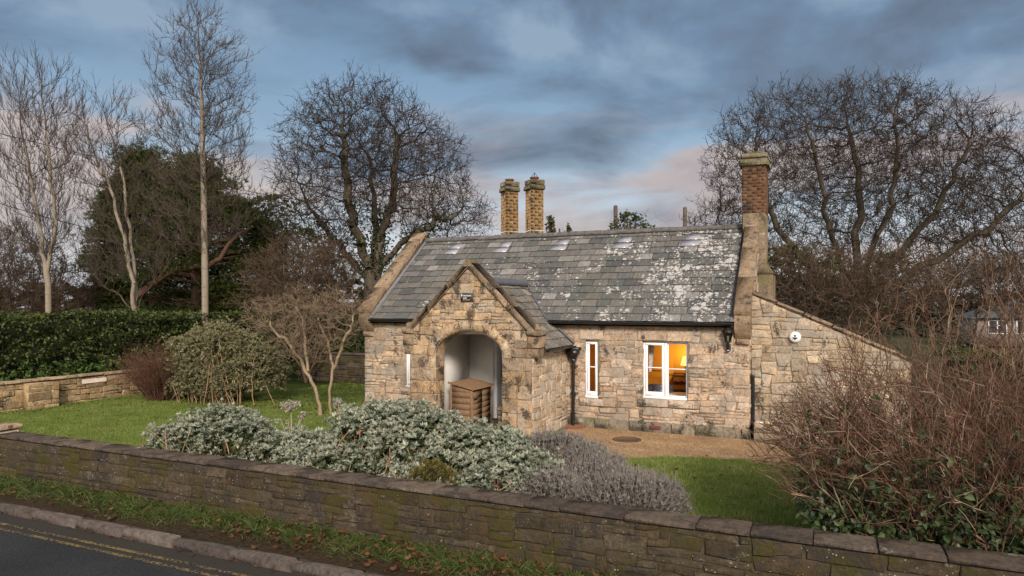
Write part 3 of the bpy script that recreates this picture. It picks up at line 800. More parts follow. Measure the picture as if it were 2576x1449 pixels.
# --- rear wing with twin diagonal stacks
mb=MB()
wx=-8.15
V=[(wx+a,y,z) for y in (18.3,23.0) for a,z in ((-2.2,0),(2.2,0),(2.2,2.5),(0,4.55),(-2.2,2.5))]
mb.add(V,[[0,1,2,3,4],[9,8,7,6,5]]); mb.add(V,[[0,5,6,1],[1,6,7,2],[2,7,8,3],[3,8,9,4],[4,9,5,0]])
mb.build('rear_wing',M_pslate,cot)
for k,px in enumerate((1282,1344.5)):
    c=Yp(px,500,19.1); w=.205; bz=4.98
    mb=MB(); rbox(mb,c[0]-w+.012,c[0]+w-.012,c[1]-w+.012,c[1]+w-.012,4.4,6.45,.005,rot=(c[0],c[1],R(45)))
    ch=mb.build('chimney',M_mortar,cot)
    mb=MB(); brick_stack(mb,c[0]-w,c[0]+w,c[1]-w,c[1]+w,4.7,6.30,.10,.24,rot=(c[0],c[1],R(45))); mb.build('brickwork',M_chim,ch)
    mb=MB(); w2=w+.055; w3=w+.03
    rbox(mb,c[0]-w2,c[0]+w2,c[1]-w2,c[1]+w2,6.30,6.44,.02,.01,rot=(c[0],c[1],R(45))); rbox(mb,c[0]-w3,c[0]+w3,c[1]-w3,c[1]+w3,6.44,6.60,.02,.012,rot=(c[0],c[1],R(45)))
    mb.build('chimney_cap',M_dcap,ch)
    mb=MB(); lathe(mb,[(.10,6.58),(.11,6.66),(.14,6.67),(.14,6.70),(.10,6.70),(.0,6.69)],c*[1,1,0],14); mb.build('chimney_pot',M_terra,ch)
    if k:
        mb=MB()
        for a in range(4):
            th=a*math.pi/2+.4; tube(mb,[(c[0]+.11*math.cos(th),c[1]+.11*math.sin(th),6.69),(c[0],c[1],6.84)],.008,5)
        mb.build('pot_guard',M_iron,ch)
    mb=MB()
    for a in range(4):
        th=[R(45)+a*math.pi/2]; 
    tb=w+.012; rbox(mb,c[0]-tb,c[0]+tb,c[1]-tb,c[1]+tb,5.06,5.085,.003,rot=(c[0],c[1],R(45))); mb.build('flashing_band',simple('pale_strap',(.6,.6,.6),.5),ch)
mb=MB(); c=Yp(1313,500,19.1)
lathe(mb,[(.95,4.45),(.8,4.75),(.55,4.92),(.3,5.0),(0,5.03)],(c[0]+.05,c[1]-.1,0),14); mb.build('chimney_base',M_render,cot,True)

# corner pipe at the right
mb=MB(); tube(mb,[(XR+.06,YF+.12,1.32),(XR+.06,YF+.12,.0)],.042,10); rbox(mb,XR+.015,XR+.105,YF+.08,YF+.16,1.30,1.36,.006)
mb.build('downpipe',M_black,cot)
mb=MB()
q=Yp(1650,1080,YF)
rbox(mb,q[0]-.125,q[0]+.125,YF-.085,YF-.07,.07,.155,.004)
for i in range(6):
    for j in range(2): box(mb,q[0]-.105+i*.037,q[0]-.085+i*.037,YF-.088,YF-.084,.088+j*.032,.105+j*.032,(0,0,0))
mb.build('air_brick',simple('dark_red_brick',(.16,.05,.035),.8,.4,60),cot)

# ================================================================= room behind the windows
M_room=simple('yellow_wall_paint',(.80,.47,.10),.8,.03,4)
mb=MB()
x0,x1,y0,y1=-5.34,-1.72,YF+.43,17.95
box(mb,x0,x1,y1,y1+.05,.1,2.35); box(mb,x0-.05,x0,y0,y1,.1,2.35); box(mb,x1,x1+.05,y0,y1,.1,2.35); box(mb,x0,x1,y0,y1,2.352,2.4); box(mb,x0,x1,y0,y1,.05,.098)
mb.build('room',M_room,cot)
mb=MB()       # door in the far wall
rbox(mb,-4.35,-3.42,y1-.03,y1-.002,.1,2.05,.01)
for z0,z1 in ((.3,.95),(1.12,1.9)): rbox(mb,-4.2,-3.58,y1-.045,y1-.029,z0,z1,.012)
lathe(mb,[(.0,.0),(.03,.02),(.03,.05),(.0,.06)],(-3.5,y1-.03,1.06),10,ax='y')
mb.build('inner_door',simple('yellow_door_paint',(.74,.43,.09),.6,.04,6),cot)
th_=thing('chest_of_drawers','dark wooden chest of drawers under the lit lamp inside the window','drawers',(-3.0,17.6,.1))
mb=MB(); rbox(mb,-3.35,-2.4,17.45,17.9,.1,1.06,.012); rbox(mb,-3.38,-2.37,17.41,17.91,1.06,1.09,.008)
mb.build('carcass',simple('dark_wood',(.16,.07,.03),.5,.3,20),th_)
for k in range(4):
    mb=MB(); z=.16+k*.225; rbox(mb,-3.32,-2.43,17.43,17.452,z,z+.205,.006); d=mb.build('drawer',simple('dark_wood_front',(.19,.085,.035),.5,.3,20),th_)
    for x in (-3.1,-2.65): mb=MB(); lathe(mb,[(0,0),(.018,.01),(.018,.025),(0,.03)],(x,17.43,z+.1),8,ax='y'); mb.build('knob',M_iron,d)
lx,ly=-3.0,17.5
lm=thing('table_lamp','small lit table lamp with a glowing shade on the chest of drawers','lamp',(lx,ly,1.09))
mb=MB(); lathe(mb,[(0,1.092),(.09,1.095),(.08,1.12),(.02,1.14),(.03,1.2),(.055,1.26),(.03,1.31),(.012,1.33),(.012,1.4)],(lx,ly,0),14); mb.build('base',simple('lamp_base',(.12,.06,.03),.3),lm,True)
ms=Mat('lit_lampshade'); em=ms.new('ShaderNodeEmission'); em.inputs[0].default_value=(1,.62,.16,1); em.inputs[1].default_value=2.0; ms.t.links.new(em.outputs[0],ms.out.inputs[0])
mb=MB(); lathe(mb,[(.15,1.33),(.09,1.55)],(lx,ly,0),18); mb.build('lamp_shade',ms.m,lm,True)
li=bpy.data.lights.new('lamp_bulb','POINT'); li.energy=20; li.color=(1,.56,.16); li.shadow_soft_size=.1
lo=bpy.data.objects.new('lamp_bulb',li); lo.location=(0,-.02,.62); lo.parent=lm; COL.objects.link(lo)
bd=thing('bed','bed with a pale duvet just inside the double window','bed',(-2.9,16.4,.1))
mb=MB(); rbox(mb,-4.25,-2.1,15.85,16.75,.1,.52,.03,.0); mb.build('bed_base',simple('bed_base_cloth',(.35,.3,.26),.9),bd)
def cushion(mb,c,rx,ry,rz,rot=0,n=20,m=12):
    V=[];
    for i in range(m+1):
        ph=-math.pi/2+math.pi*i/m
        for j in range(n):
            a=2*math.pi*j/n; p=lambda v,e: math.copysign(abs(v)**e,v)
            x=rx*p(math.cos(ph),.6)*p(math.cos(a),.5); y=ry*p(math.cos(ph),.6)*p(math.sin(a),.5); z=rz*p(math.sin(ph),.9)
            V.append((c[0]+x,c[1]+y*math.cos(rot)-z*math.sin(rot),c[2]+y*math.sin(rot)+z*math.cos(rot)))
    mb.add(V,[[i*n+j,i*n+(j+1)%n,(i+1)*n+(j+1)%n,(i+1)*n+j] for i in range(m) for j in range(n)])
mb=MB(); cushion(mb,(-3.0,16.3,.60),1.0,.48,.17); mb.build('duvet',simple('pale_duvet',(.78,.74,.72),.9,.06,3,.1,.6),bd,True)
mc=Mat('spotted_cushion_cloth'); v=mc.vor(16); mc.done(mc.ramp(v,[(.20,(.62,.5,.36)),(.24,(.13,.13,.17))],'CONSTANT'),.9)
for k,(x,lab) in enumerate(((-3.55,'grey spotted cushion propped on the bed, nearer the frame'),(-3.30,'grey spotted cushion propped on the bed, behind the other'))):
    mb=MB(); cushion(mb,(x,16.25+k*.1,.80),.19,.17,.065,R(65)); tag(mb.build('cushion',mc.m,None,True),lab,'cushion','cushions on the bed')
mb=MB(); n=14       # curtain gathered to the left of the double window
for i in range(9):
    pass
V=[];
for i in range(11):
    z=2.1-i*.08; wd=.15*(1-.6*i/10)
    for j in range(n): V.append((-3.57+wd*j/(n-1),YF+.50+.02*math.sin(j*2.1)+.01*i/10,z))
mb.add(V,[[i*n+j,i*n+j+1,(i+1)*n+j+1,(i+1)*n+j] for i in range(10) for j in range(n-1)])
V2=np.array(V)+[0,.012,0]; mb.add(V2,[[i*n+j,i*n+j+1,(i+1)*n+j+1,(i+1)*n+j] for i in range(10) for j in range(n-1)])
tag(mb.build('curtain',simple('grey_curtain_cloth',(.7,.67,.66),.9,.2,14),None,True),'grey curtain tied back inside the left light of the double window','curtain')

# ================================================================= things on and around the cottage
# name sign
c=Yp(1174.5,748,PY-.05)
sg=thing('name_sign','small black sign with white lettering in the porch gable','sign',c)
mb=MB(); rbox(mb,c[0]-.15,c[0]+.15,PY-.062,PY-.04,c[2]-.088,c[2]+.088,.006); mb.build('panel',M_black,sg)
M_ink=simple('white_lettering',(.82,.82,.82),.6,.02)
def text(s,size,x,z,parent,y,mat,name='lettering'):
    cu=bpy.data.curves.new(name,'FONT'); cu.body=s; cu.size=size; cu.extrude=.0012; cu.offset=.0012; cu.space_character=.95
    o=bpy.data.objects.new(name,cu); COL.objects.link(o); bpy.context.view_layer.update()
    me=bpy.data.meshes.new_from_object(o.evaluated_get(bpy.context.evaluated_depsgraph_get())); bpy.data.objects.remove(o)
    me.materials.clear(); me.materials.append(mat); n=bpy.data.objects.new(name,me); COL.objects.link(n)
    n.rotation_euler=(R(90),0,0); b=BASE[parent.name]; n.location=(x-b[0],y-b[1],z-b[2]); n.parent=parent; return n
text('Old Church',.042,c[0]-.088,c[2]+.022,sg,PY-.0635,M_ink); text('Lodge',.042,c[0]-.088,c[2]-.026,sg,PY-.0635,M_ink)
mb=MB()      # small leaf-sprig emblem and the thin line of small print along the foot
ex,ez=c[0]-.118,c[2]+.035
tube(mb,[(ex,PY-.064,ez-.034),(ex,PY-.064,ez+.03)],.003,5)
for k,(dx,dz) in enumerate(((-.009,-.004),(.009,-.001),(-.008,.016),(.008,.018),(0,.03))):
    lathe(mb,[(0,.003),(.009,.002),(.009,0)],(ex+dx,PY-.0625,ez+dz),10,ax='y')
mb.build('emblem',M_ink,sg); mb=MB()
for k in range(22):
    if k%8!=7: box(mb,c[0]-.088+k*.0078,c[0]-.082+k*.0078,PY-.0645,PY-.0622,c[2]-.060,c[2]-.051)
mb.build('small_print',M_ink,sg)
# lantern
q=Yp(1831,845,YF-.16); lx,ly=q[0],YF-.15
ln=thing('wall_lantern','black wall lantern with tapered glass panes below the gutter end','lantern',(lx,YF-.03,2.1))
mb=MB()
tube(mb,[(lx,YF-.02,1.96),(lx,YF-.08,1.93),(lx,ly,1.99),(lx,ly,2.06)],.026,8)
rbox(mb,lx-.045,lx+.045,YF-.045,YF-.02,1.86,2.02,.01); rbox(mb,lx-.04,lx+.04,YF-.10,YF-.045,1.85,1.98,.015)
lathe(mb,[(.0,2.04),(.055,2.05),(.06,2.075),(.0,2.08)],(lx,ly,0),8)
for k in range(6):
    a=k*math.pi/3; tube(mb,[(lx+.055*math.cos(a),ly+.055*math.sin(a),2.075),(lx+.10*math.cos(a),ly+.10*math.sin(a),2.27)],.007,5)
lathe(mb,[(.125,2.265),(.12,2.285),(.075,2.345),(.03,2.385),(.025,2.40),(.012,2.42),(.016,2.44),(0,2.455)],(lx,ly,0),6)
mb.build('frame',M_iron,ln)
mb=MB(); lathe(mb,[(.052,2.08),(.096,2.268)],(lx,ly,0),6); mb.build('pane',glass_mat('lantern_glass',(.62,.64,.55)),ln)
mb=MB(); tube(mb,[(lx,ly,2.08),(lx,ly,2.19)],.018,8); mb.build('bulb',simple('frosted_bulb',(.75,.74,.62),.4),ln,True)
mb=MB(); rbox(mb,lx-.022,lx+.022,YF-.106,YF-.099,1.872,1.886,.002); mb.build('sensor',M_white,ln)
# lean-to wall
WY=15.52
lw=thing('lean_to_wall','pale rubble wall with raked coping sloping down right from the cottage gable','wall',(.6,WY,0))
zt=lambda x: 3.08-.455*(x-XR)
mb=MB(); xe=1.7
V=[(x,y,z) for y in (WY,WY+.38) for x,z in ((XR+.004,0),(xe,0),(xe,zt(xe)),(XR+.004,zt(XR)))]
mb.add(V,BOXF); mb.build('core',M_mortar,lw)
mb=MB(); rubble(mb,fwall(WY),XR+.02,xe,0,3.1,.10,.085,(2,6),(1,3),None,[(.455,1,3.08+.455*XR)],proud=(.004,.034),warp=.03); mb.build('stonework',M_wing,lw)
mb=MB(); L=math.hypot(xe-XR,.455*(xe-XR)); s=0; dx,dz=1/math.hypot(1,.455),-.455/math.hypot(1,.455)
while s<L-.05:
    e=min(s+random.uniform(.5,.9),L); rbox(mb,WY-.05,WY+.43,s,e-.006,0,.085,.025,.008,fr=lambda y,a,b:(XR+.03+dx*a-dz*b,y,3.08+dz*a+dx*b)); s=e
mb.build('coping',M_cope,lw)
# round alarm box
q=Yp(2000,848,WY-.05)
al=thing('alarm_box','round white alarm box with small black emblem on pale rubble wall','alarm',(q[0],WY-.03,q[2]))
mb=MB(); lathe(mb,[(0,.075),(.06,.072),(.10,.055),(.117,.025),(.117,-.01)],(q[0],WY-.03,q[2]),24,ax='y'); mb.build('cover',simple('white_plastic',(.82,.84,.86),.35,.02),al,True)
mb=MB(); y_=WY-.03-.074
for dx_,dz_,r_ in ((0,.028,.022),(-.03,-.02,.016),(.03,-.02,.016),(0,-.028,.026)): lathe(mb,[(0,.004),(r_,.003),(r_,-.012)],(q[0]+dx_,y_,q[2]+dz_),12,ax='y')
rbox(mb,q[0]-.052,q[0]+.052,y_-.003,y_+.008,q[2]-.014,q[2]-.004,.001)
mb.build('emblem',M_black,al)
# timber planter in the corner, pale tray of plant labels on it
pl=thing('timber_planter','low brown sleeper planter against the pale rubble wall','planter',(-.7,15.2,0))
mb=MB()
for k in range(2): rbox(mb,-1.20,-.1,14.98,15.06,.004+k*.2,.198+k*.2,.01,.004); rbox(mb,-.18,-.1,15.062,15.46,.004+k*.2,.198+k*.2,.01,.004); rbox(mb,-1.20,-1.12,15.062,15.46,.004+k*.2,.198+k*.2,.01,.004)
mb.build('sleeper_sides',M_gwood,pl)
mb=MB(); rbox(mb,-1.12,-.18,15.06,15.46,.02,.36,.01,.01); mb.build('soil',simple('planter_soil',(.05,.035,.025),1,.5,30),pl)
tr=thing('seed_tray','small white tray with yellow card on the planter corner','tray',(-1.0,15.2,.36))
mb=MB(); rbox(mb,-1.14,-.86,15.08,15.24,.36,.40,.01,.003); mb.build('tray',simple('white_tray',(.75,.75,.72),.5,.05),tr)
mb=MB(); rbox(mb,-.98,-.88,15.10,15.2,.401,.42,.004,.003); mb.build('card',simple('yellow_card',(.70,.5,.06),.6,.1),tr)
# bin store in the porch
bs=thing('bin_store','brown slatted wooden bin store with sloping lid inside the porch arch','bin store',(-7.42,14.24,.05))
bx0,bx1,by0,by1=-7.69,-7.14,13.76,14.72; zb=.05; zf=lambda x: 1.02-(x-bx0)*.20
mb=MB(); k=0; z=zb
while z<.98:
    z1=min(z+.135,1.03)
    for ya,yb in ((by0-.002,by0+.008),(by1-.008,by1+.006)):
        za,zc=min(z1,zf(bx0)),min(z1,zf(bx1))
        if zc-z>.01: hexa(mb,[(bx0,ya-.002,z),(bx1,ya-.002,z),(bx1,yb,z),(bx0,yb,z),(bx0,ya+.003,za-.002),(bx1,ya+.003,zc-.002),(bx1,yb,zc-.002),(bx0,yb,za-.002)])
    box(mb,bx0-.01,bx0+.01,by0+.01,by1-.01,z,z1-.004); z+=.135
for y in (by0+.02,by1-.02): rbox(mb,bx1-.05,bx1,y-.025,y+.025,zb,zf(bx1),.004)
for y in (by0-.014,by1-.03):
    for x in (bx0-.012,bx1-.03): rbox(mb,x,x+.045,y,y+.045,zb,zf(x)-.01,.004)
mb.build('boarded_side',M_wood,bs)
for k in range(2):
    ya,yb=(by0+.04,(by0+by1)/2-.004) if k==0 else ((by0+by1)/2+.004,by1-.04)
    mb=MB(); z=zb+.02; 
    while z<.86: z1=min(z+.13,.87); hexa(mb,[(bx1,ya,z),(bx1+.022,ya,z),(bx1+.022,yb,z),(bx1,yb,z),(bx1,ya,z1-.004),(bx1+.018,ya,z1-.005),(bx1+.018,yb,z1-.005),(bx1,yb,z1-.004)]); z+=.13
    d=mb.build('door',M_wood,bs)
    for z in (.2,.70):
        mb=MB(); yh=ya if k==0 else yb; s_=1 if k==0 else -1
        hexa(mb,[(bx1+.02,yh,z-.025),(bx1+.03,yh,z-.025),(bx1+.03,yh+s_*.22,z-.006),(bx1+.02,yh+s_*.22,z-.006),(bx1+.02,yh,z+.025),(bx1+.03,yh,z+.025),(bx1+.03,yh+s_*.22,z+.006),(bx1+.02,yh+s_*.22,z+.006)])
        mb.build('hinge',M_iron,d)
mb=MB()
for i in range(6):
    y0_=by0-.05+i*(by1-by0+.1)/6; rbox(mb,bx0-.05,bx1+.06,y0_,y0_+(by1-by0+.1)/6-.012,0,.02,.004,.002,fr=lambda x,y,z:(x,y,z+1.035-(x-bx0)*.20))
for y0_ in (by0-.055,by1+.03): rbox(mb,bx0-.05,bx1+.06,y0_,y0_+.025,.02,.045,.004,.002,fr=lambda x,y,z:(x,y,z+1.035-(x-bx0)*.20))
mb.build('lid',M_wood,bs)
ns=thing('boot_box','narrow grey wooden box half hidden by the right jamb of the arch','box',(-6.28,13.75,.05))
mb=MB()
for k in range(4): rbox(mb,-6.42,-6.02,13.62,13.64,.05+k*.12,.165+k*.12,.004,.002); rbox(mb,-6.42,-6.40,13.642,14.1,.05+k*.12,.165+k*.12,.004,.002)
mb.build('boards',M_gwood,ns)
mb=MB(); hexa(mb,[(-6.46,13.58,.53),(-6.0,13.58,.53),(-6.0,14.12,.66),(-6.46,14.12,.66),(-6.46,13.58,.55),(-6.0,13.58,.55),(-6.0,14.12,.68),(-6.46,14.12,.68)]); mb.build('lid',M_gwood,ns)
# ================================================================= ground, road, walls
def sheet(name,poly,z,mat,kind='structure'):
    mb=MB(); mb.add([(x,y,z) for x,y in poly],[list(range(len(poly)))]); return tag(mb.build(name,mat),kind=kind)
m=Mat('meadow'); M_ground=m.done(m.ramp(m.noise(.3,6),[(.3,(.05,.06,.025)),(.7,(.09,.085,.04))]),.95,m.bump(m.noise(6,5),.4,.05),.1)
sheet('ground',[(-600,-300),(600,-300),(600,900),(-600,900)],-.16,M_ground)
m=Mat('turf'); n=m.noise(1.1,7,.6); n2=m.noise(60,4,.6)
c=m.ramp(n,[(.3,(.10,.15,.03)),(.55,(.15,.205,.045)),(.75,(.20,.225,.07))]); c=m.mix(m.ramp(m.noise(.8,6,.65),[(.54,0),(.66,.7)]),c,(.17,.14,.06)); c=m.mix(1,c,m.ramp(n2,[(.3,.6),(.7,1.3)]),'MULTIPLY')
M_turf=m.done(c,.95,m.bump(n2,.8,.03),.1)
mb=MB(); box(mb,-60,60,6.35,24,-.155,0.0); tag(mb.build('lawn',M_turf),kind='structure')
m=Mat('asphalt'); n=m.noise(48,5,.8); v=m.vor(70)
c=m.mix(1,m.ramp(m.noise(.9,6),[(.3,(.024,.025,.028)),(.7,(.040,.041,.044))]),m.ramp(n,[(.3,.45),(.72,1.7)]),'MULTIPLY')
c=m.mix(m.ramp(m.vor(34),[(.12,.75),(.22,0)]),c,(.11,.105,.10))
yy=m.math('ADD',m.xyz(1),m.math('MULTIPLY',m.noise(2.5,6,.65),.7)); c=m.mix(m.ramp(m.math('SUBTRACT',yy,5.),[(.75,0),(1.2,.75)]),c,(.055,.045,.034))
M_road=m.done(c,.85,m.bump(m.math('ADD',n,v),.7,.01),.25)
sheet('road',[(-80,-9),(60,-9),(60,5.88),(-80,5.88)],-.10,M_road)
m=Mat('worn_yellow_paint'); n=m.noise(38,6,.7); w=m.math('GREATER_THAN',m.math('ADD',n,m.math('MULTIPLY',m.noise(2.2,3),.25)),.63)
yl=m.ramp(m.noise(9,4),[(.3,(.20,.14,.045)),(.7,(.30,.22,.085))])
M_yel=m.done(m.mix(w,(.032,.032,.034),yl),.85,m.bump(n,.4,.01),.2)
for y0,y1,nm in ((5.575,5.632,'road_marking'),(5.44,5.497,'road_marking')):
    sheet(nm,[(-80,y0),(60,y0),(60,y1),(-80,y1)],-.096,M_yel)
mb=MB(); x=-30.
M_kerb=stone_mat('kerb_stone',[(.095,.08,.073),(.115,.098,.088),(.082,.073,.068)],dark=.62,lime=.68,limec=(.3,.28,.25))
while x<8:
    L=.914; rbox(mb,x,x+L-random.uniform(.002,.008),5.885,6.045+random.gauss(0,.003),-.14,.008+random.gauss(0,.002),.024,.002); x+=L
tag(mb.build('kerb',M_kerb),kind='structure')
m=Mat('verge_soil'); n=m.noise(24,7,.65)
M_soil=m.done(m.ramp(n,[(.3,(.030,.022,.014)),(.7,(.075,.055,.035))]),1,m.bump(n,1,.04),.05)
mb=MB(); X=np.arange(-30,8.01,.18); Y=np.array([6.03,6.16,6.3,6.45,6.6,6.76]); hz=np.array([-.02,.0,.03,.05,.06,.06])
V=np.array([(x,y,h+.02*math.sin(x*2.3+y*5)+rng.normal(0,.008)) for x in X for y,h in zip(Y,hz)]); ny=len(Y)
mb.add(V,[[i*ny+j,(i+1)*ny+j,(i+1)*ny+j+1,i*ny+j+1] for i in range(len(X)-1) for j in range(ny-1)]); tag(mb.build('verge',M_soil,None,True),kind='structure')
m=Mat('pea_gravel'); v=m.new('ShaderNodeTexVoronoi'); m.set(v.inputs['Vector'],m.obj()); v.inputs['Scale'].default_value=42
q=m.new('ShaderNodeSeparateColor'); m.set(q.inputs[0],v.outputs['Color'])
c=m.ramp(q.outputs[0],[(0,(.30,.185,.11)),(.3,(.55,.36,.22)),(.6,(.46,.30,.18)),(.85,(.66,.49,.34)),(1,(.78,.66,.54))])
c=m.mix(1,c,m.ramp(m.noise(1.6,5),[(.3,(.72,.68,.58)),(.7,(1.1,1.05,.9))]),'MULTIPLY')
c=m.mix(1,c,m.ramp(v.outputs['Distance'],[(.3,1),(.75,.55)]),'MULTIPLY') if False else c
M_gravel=m.done(c,.8,m.bump(m.math('MULTIPLY',v.outputs['Distance'],-1),1,.03),.2)
sheet('gravel_path',[(-5.2,15.3),(-5.3,13.0),(-9.5,13.0),(-9.8,12.0),(-7.0,11.2),(-5.0,11.4),(-3.6,12.2),(-2.4,12.95),(-1.2,13.2),(.3,13.35),(4.5,13.3),(4.5,15.6),(XR,15.6),(XR,15.3)],.004,M_gravel)
sheet('flower_bed',[(-11.2,7.0),(-1.6,7.0),(-1.2,8.2),(-2.0,9.6),(-5,10.2),(-8.6,9.6),(-10.8,8.6)],.004,M_soil)
sheet('shrub_bed',[(-.1,7.0),(6,7.0),(6,10.3),(2.5,10.2),(.8,9.3)],.004,M_soil)
# manhole
c=G(1577,1107); mh=thing('manhole_cover','round rusty manhole cover set in the gravel below the window','manhole',c)
mb=MB(); lathe(mb,[(.30,.004),(.30,.02),(.265,.022),(.26,.015),(0,.016)],c*[1,1,0],28); mb.build('cover',simple('rusty_iron',(.14,.085,.055),.8,.35,14),mh)
# ---- garden walls
WPAL=[(.058,.045,.031),(.085,.066,.045),(.046,.039,.030),(.105,.085,.062),(.07,.056,.037),(.056,.048,.039)]  # wall tones lowered, shade over the roadside put into the stone colour
M_dmortar=simple('dark_mortar',(.055,.045,.032),.95,.4,10,.1,.5)
M_gwall=stone_mat('mossy_wall_stone',WPAL,dark=.54,lime=.635,moss=(.062,.056,.015),rust=(.078,.052,.022),sc=1.1,limec=(.21,.195,.165))
M_gcope=stone_mat('roadside_coping',[(.082,.066,.055),(.11,.088,.072),(.066,.056,.049),(.095,.078,.065)],dark=.55,lime=.67,moss=None,sc=1.2,limec=(.40,.39,.33))
gw=thing('roadside_wall','long mossy stone wall with flat coping running along the road verge','wall',(-8,6.87,0))
mb=MB(); box(mb,-26,6.5,6.735,7.01,-.1,.68); mb.build('core',M_dmortar,gw)
mb=MB(); rubble(mb,fwall(6.735),-26,6.5,-.08,.69,.11,.078,(2,6),(1,2),None,proud=(.002,.022),warp=.014,gap=.005,bev=.012,cj=.010,course=False); 
mb.build('stonework',M_gwall,gw)
mb=MB(); x=-26.
while x<6.4:
    L=random.uniform(.4,.75); z=.69+random.gauss(0,.0015); a=random.gauss(0,.003)
    rbox(mb,x,x+L,6.70+a,7.04+a,z,z+.055,.012,.0025); x+=L
mb.build('coping',M_gcope,gw)
# end pier
q=P(6,1080,11.35); pr=thing('end_pier','low pinkish stone pier cap showing behind the roadside wall','pier',(q[0],q[1],0))
mb=MB(); rbox(mb,q[0]-.2,q[0]+.16,q[1]-.18,q[1]+.18,0,.78,.02,.005); mb.build('pier',M_wall,pr)
mb=MB(); rbox(mb,q[0]-.24,q[0]+.2,q[1]-.22,q[1]+.22,.78,.86,.02,.006); mb.build('cap',M_cope,pr)
# side wall with pier and return
sw=thing('garden_side_wall','honey stone garden wall with shallow pier and blank pale plaque at left of the lawn','wall',(-19.6,12,0))
SX=-19.5
M_swall=stone_mat('honey_wall_stone',[(.40,.285,.16),(.46,.34,.20),(.34,.25,.15),(.43,.30,.15)],dark=.60,lime=.64,sc=.9)
mb=MB(); box(mb,SX-.3,SX,7.02,16.0,-.05,.74); box(mb,SX+.002,-17.2,15.7,16.0,-.05,.74); mb.build('core',M_dmortar,sw)
mb=MB(); rubble(mb,xwall(SX),7.05,15.7,0,.74,.13,.085,(2,5),(1,2),None,proud=(.004,.022),warp=.012)
rubble(mb,fwall(15.7),SX+.02,-17.2,0,.74,.13,.085,(2,5),(1,2),None,proud=(.004,.022),warp=.012)
mb.build('stonework',M_swall,sw)
mb=MB(); y=7.05
while y<15.6:
    L=random.uniform(.4,.7); z=.745+random.gauss(0,.004); rbox(mb,SX-.34,SX+.06,y,y+L-.005,z,z+.07,.02,.006); y+=L
x=SX+.07
while x<-17.4:
    L=random.uniform(.4,.7); rbox(mb,x,x+L-.005,15.64,16.04,.745,.815,.02,.006); x+=L
mb.build('coping',M_cope,sw)
qa=G(111,1032); mb=MB()
box(mb,SX+.03,SX+.26,11.38,12.2,-.02,.735); rubble(mb,xwall(SX+.26),11.38,12.2,0,.735,.2,.12,(2,3),(1,2),None,proud=(.003,.012)); mb.build('pier',M_swall,sw)
p_=P(228,965,20.3); mb=MB(); rbox(mb,SX+.01,SX+.04,13.0,13.75,.55,.68,.008,.003); mb.build('plaque',simple('pale_plaque',(.50,.42,.36),.8,.12,8),sw)
# rear wall
rw=thing('rear_garden_wall','low dark old stone wall behind the left end of the cottage','wall',(-14.5,20.4,0))
mb=MB(); box(mb,-17.5,-11.4,20.4,20.75,-.05,1.0); mb.build('core',M_dmortar,rw)
mb=MB(); rubble(mb,fwall(20.4),-17.5,-11.4,0,1.0,.13,.09,(2,5),(1,2)); mb.build('stonework',M_gwall,rw)
mb=MB(); x=-17.5
while x<-11.5: rbox(mb,x,x+.55,20.34,20.8,1.0,1.07,.02,.006); x+=.56
mb.build('coping',M_gcope,rw)

# ================================================================= grass and litter
def blades(mb,pts,h,w,lean,t):
    n=len(pts); a=rng.random(n)*2*math.pi; s=np.stack([np.cos(a),np.sin(a),np.zeros(n)],1)*w[:,None]/2
    b=a+math.pi/2+rng.normal(0,.6,n); d=np.stack([np.cos(b),np.sin(b),np.zeros(n)],1)*(h*lean)[:,None]
    tip=pts+d+np.array([0,0,1.])*h[:,None]
    V=np.stack([pts-s,pts+s,tip],1).reshape(-1,3); mb.add(V,np.arange(n*3).reshape(n,3),t)
def vnoise(x,y): return .5+.5*(np.sin(x*1.7+np.sin(y*2.3)*1.3)*np.sin(y*1.9+np.sin(x*1.1)*1.7))
M_grass=leaf_mat('lawn_grass',[(.10,.15,.028),(.16,.225,.045),(.22,.28,.07),(.31,.31,.125)],.7,.2,.2)
mb=MB()
for (x0,x1,y0,y1,n) in ((-4.2,2.2,7.06,13.35,95000),(-19.4,-6,7.06,12.2,80000),(-19.4,-9,12.2,15.6,45000),(-16,-11.25,15.6,20.3,20000)):
    p=np.stack([rng.uniform(x0,x1,n),rng.uniform(y0,y1,n),np.zeros(n)],1)
    # keep off the gravel and the beds
    ed=np.interp(p[:,0],[-9.8,-7.0,-5.0,-3.6,-2.4,-1.2,.3,4.5],[12.0,11.2,11.4,12.2,12.95,13.2,13.35,13.3])+.07*np.sin(p[:,0]*9)+rng.normal(0,.06,n)
    k=~((p[:,1]>ed)&(p[:,0]>-9.8)); p=p[k]; n=len(p)
    v=vnoise(p[:,0]*2.2,p[:,1]*2.2)*.6+.4*vnoise(p[:,0]*7,p[:,1]*7)+.18*(p[:,0]>-5)
    t=np.clip(rng.random((n,3))*.45+np.stack([v*.75]*3,1)*[.8,.45,0],0,1)
    blades(mb,p,rng.uniform(.02,.05,n)*(.6+.8*v),rng.uniform(.008,.016,n),rng.uniform(.1,.9,n),t)
tag(mb.build('lawn_grass',M_grass),kind='stuff')
def longgrass(mb,p,L,W,tt):
    n=len(p); a=rng.random(n)*2*math.pi; el=rng.uniform(.5,1.35,n)
    ax=np.stack([np.cos(a)*np.cos(el),np.sin(a)*np.cos(el),np.sin(el)],1); ribbons(mb,p,ax,L,W,tt,.6)
M_vgrass=leaf_mat('verge_grass',[(.035,.06,.010),(.06,.10,.018),(.10,.14,.035),(.17,.17,.07)],.6,.3,.2)
mb=MB(); n=60000
x=rng.uniform(-22,5,n); y=6.74-np.abs(rng.normal(0,.27,n)); clump=vnoise(x*3.1,y*8)
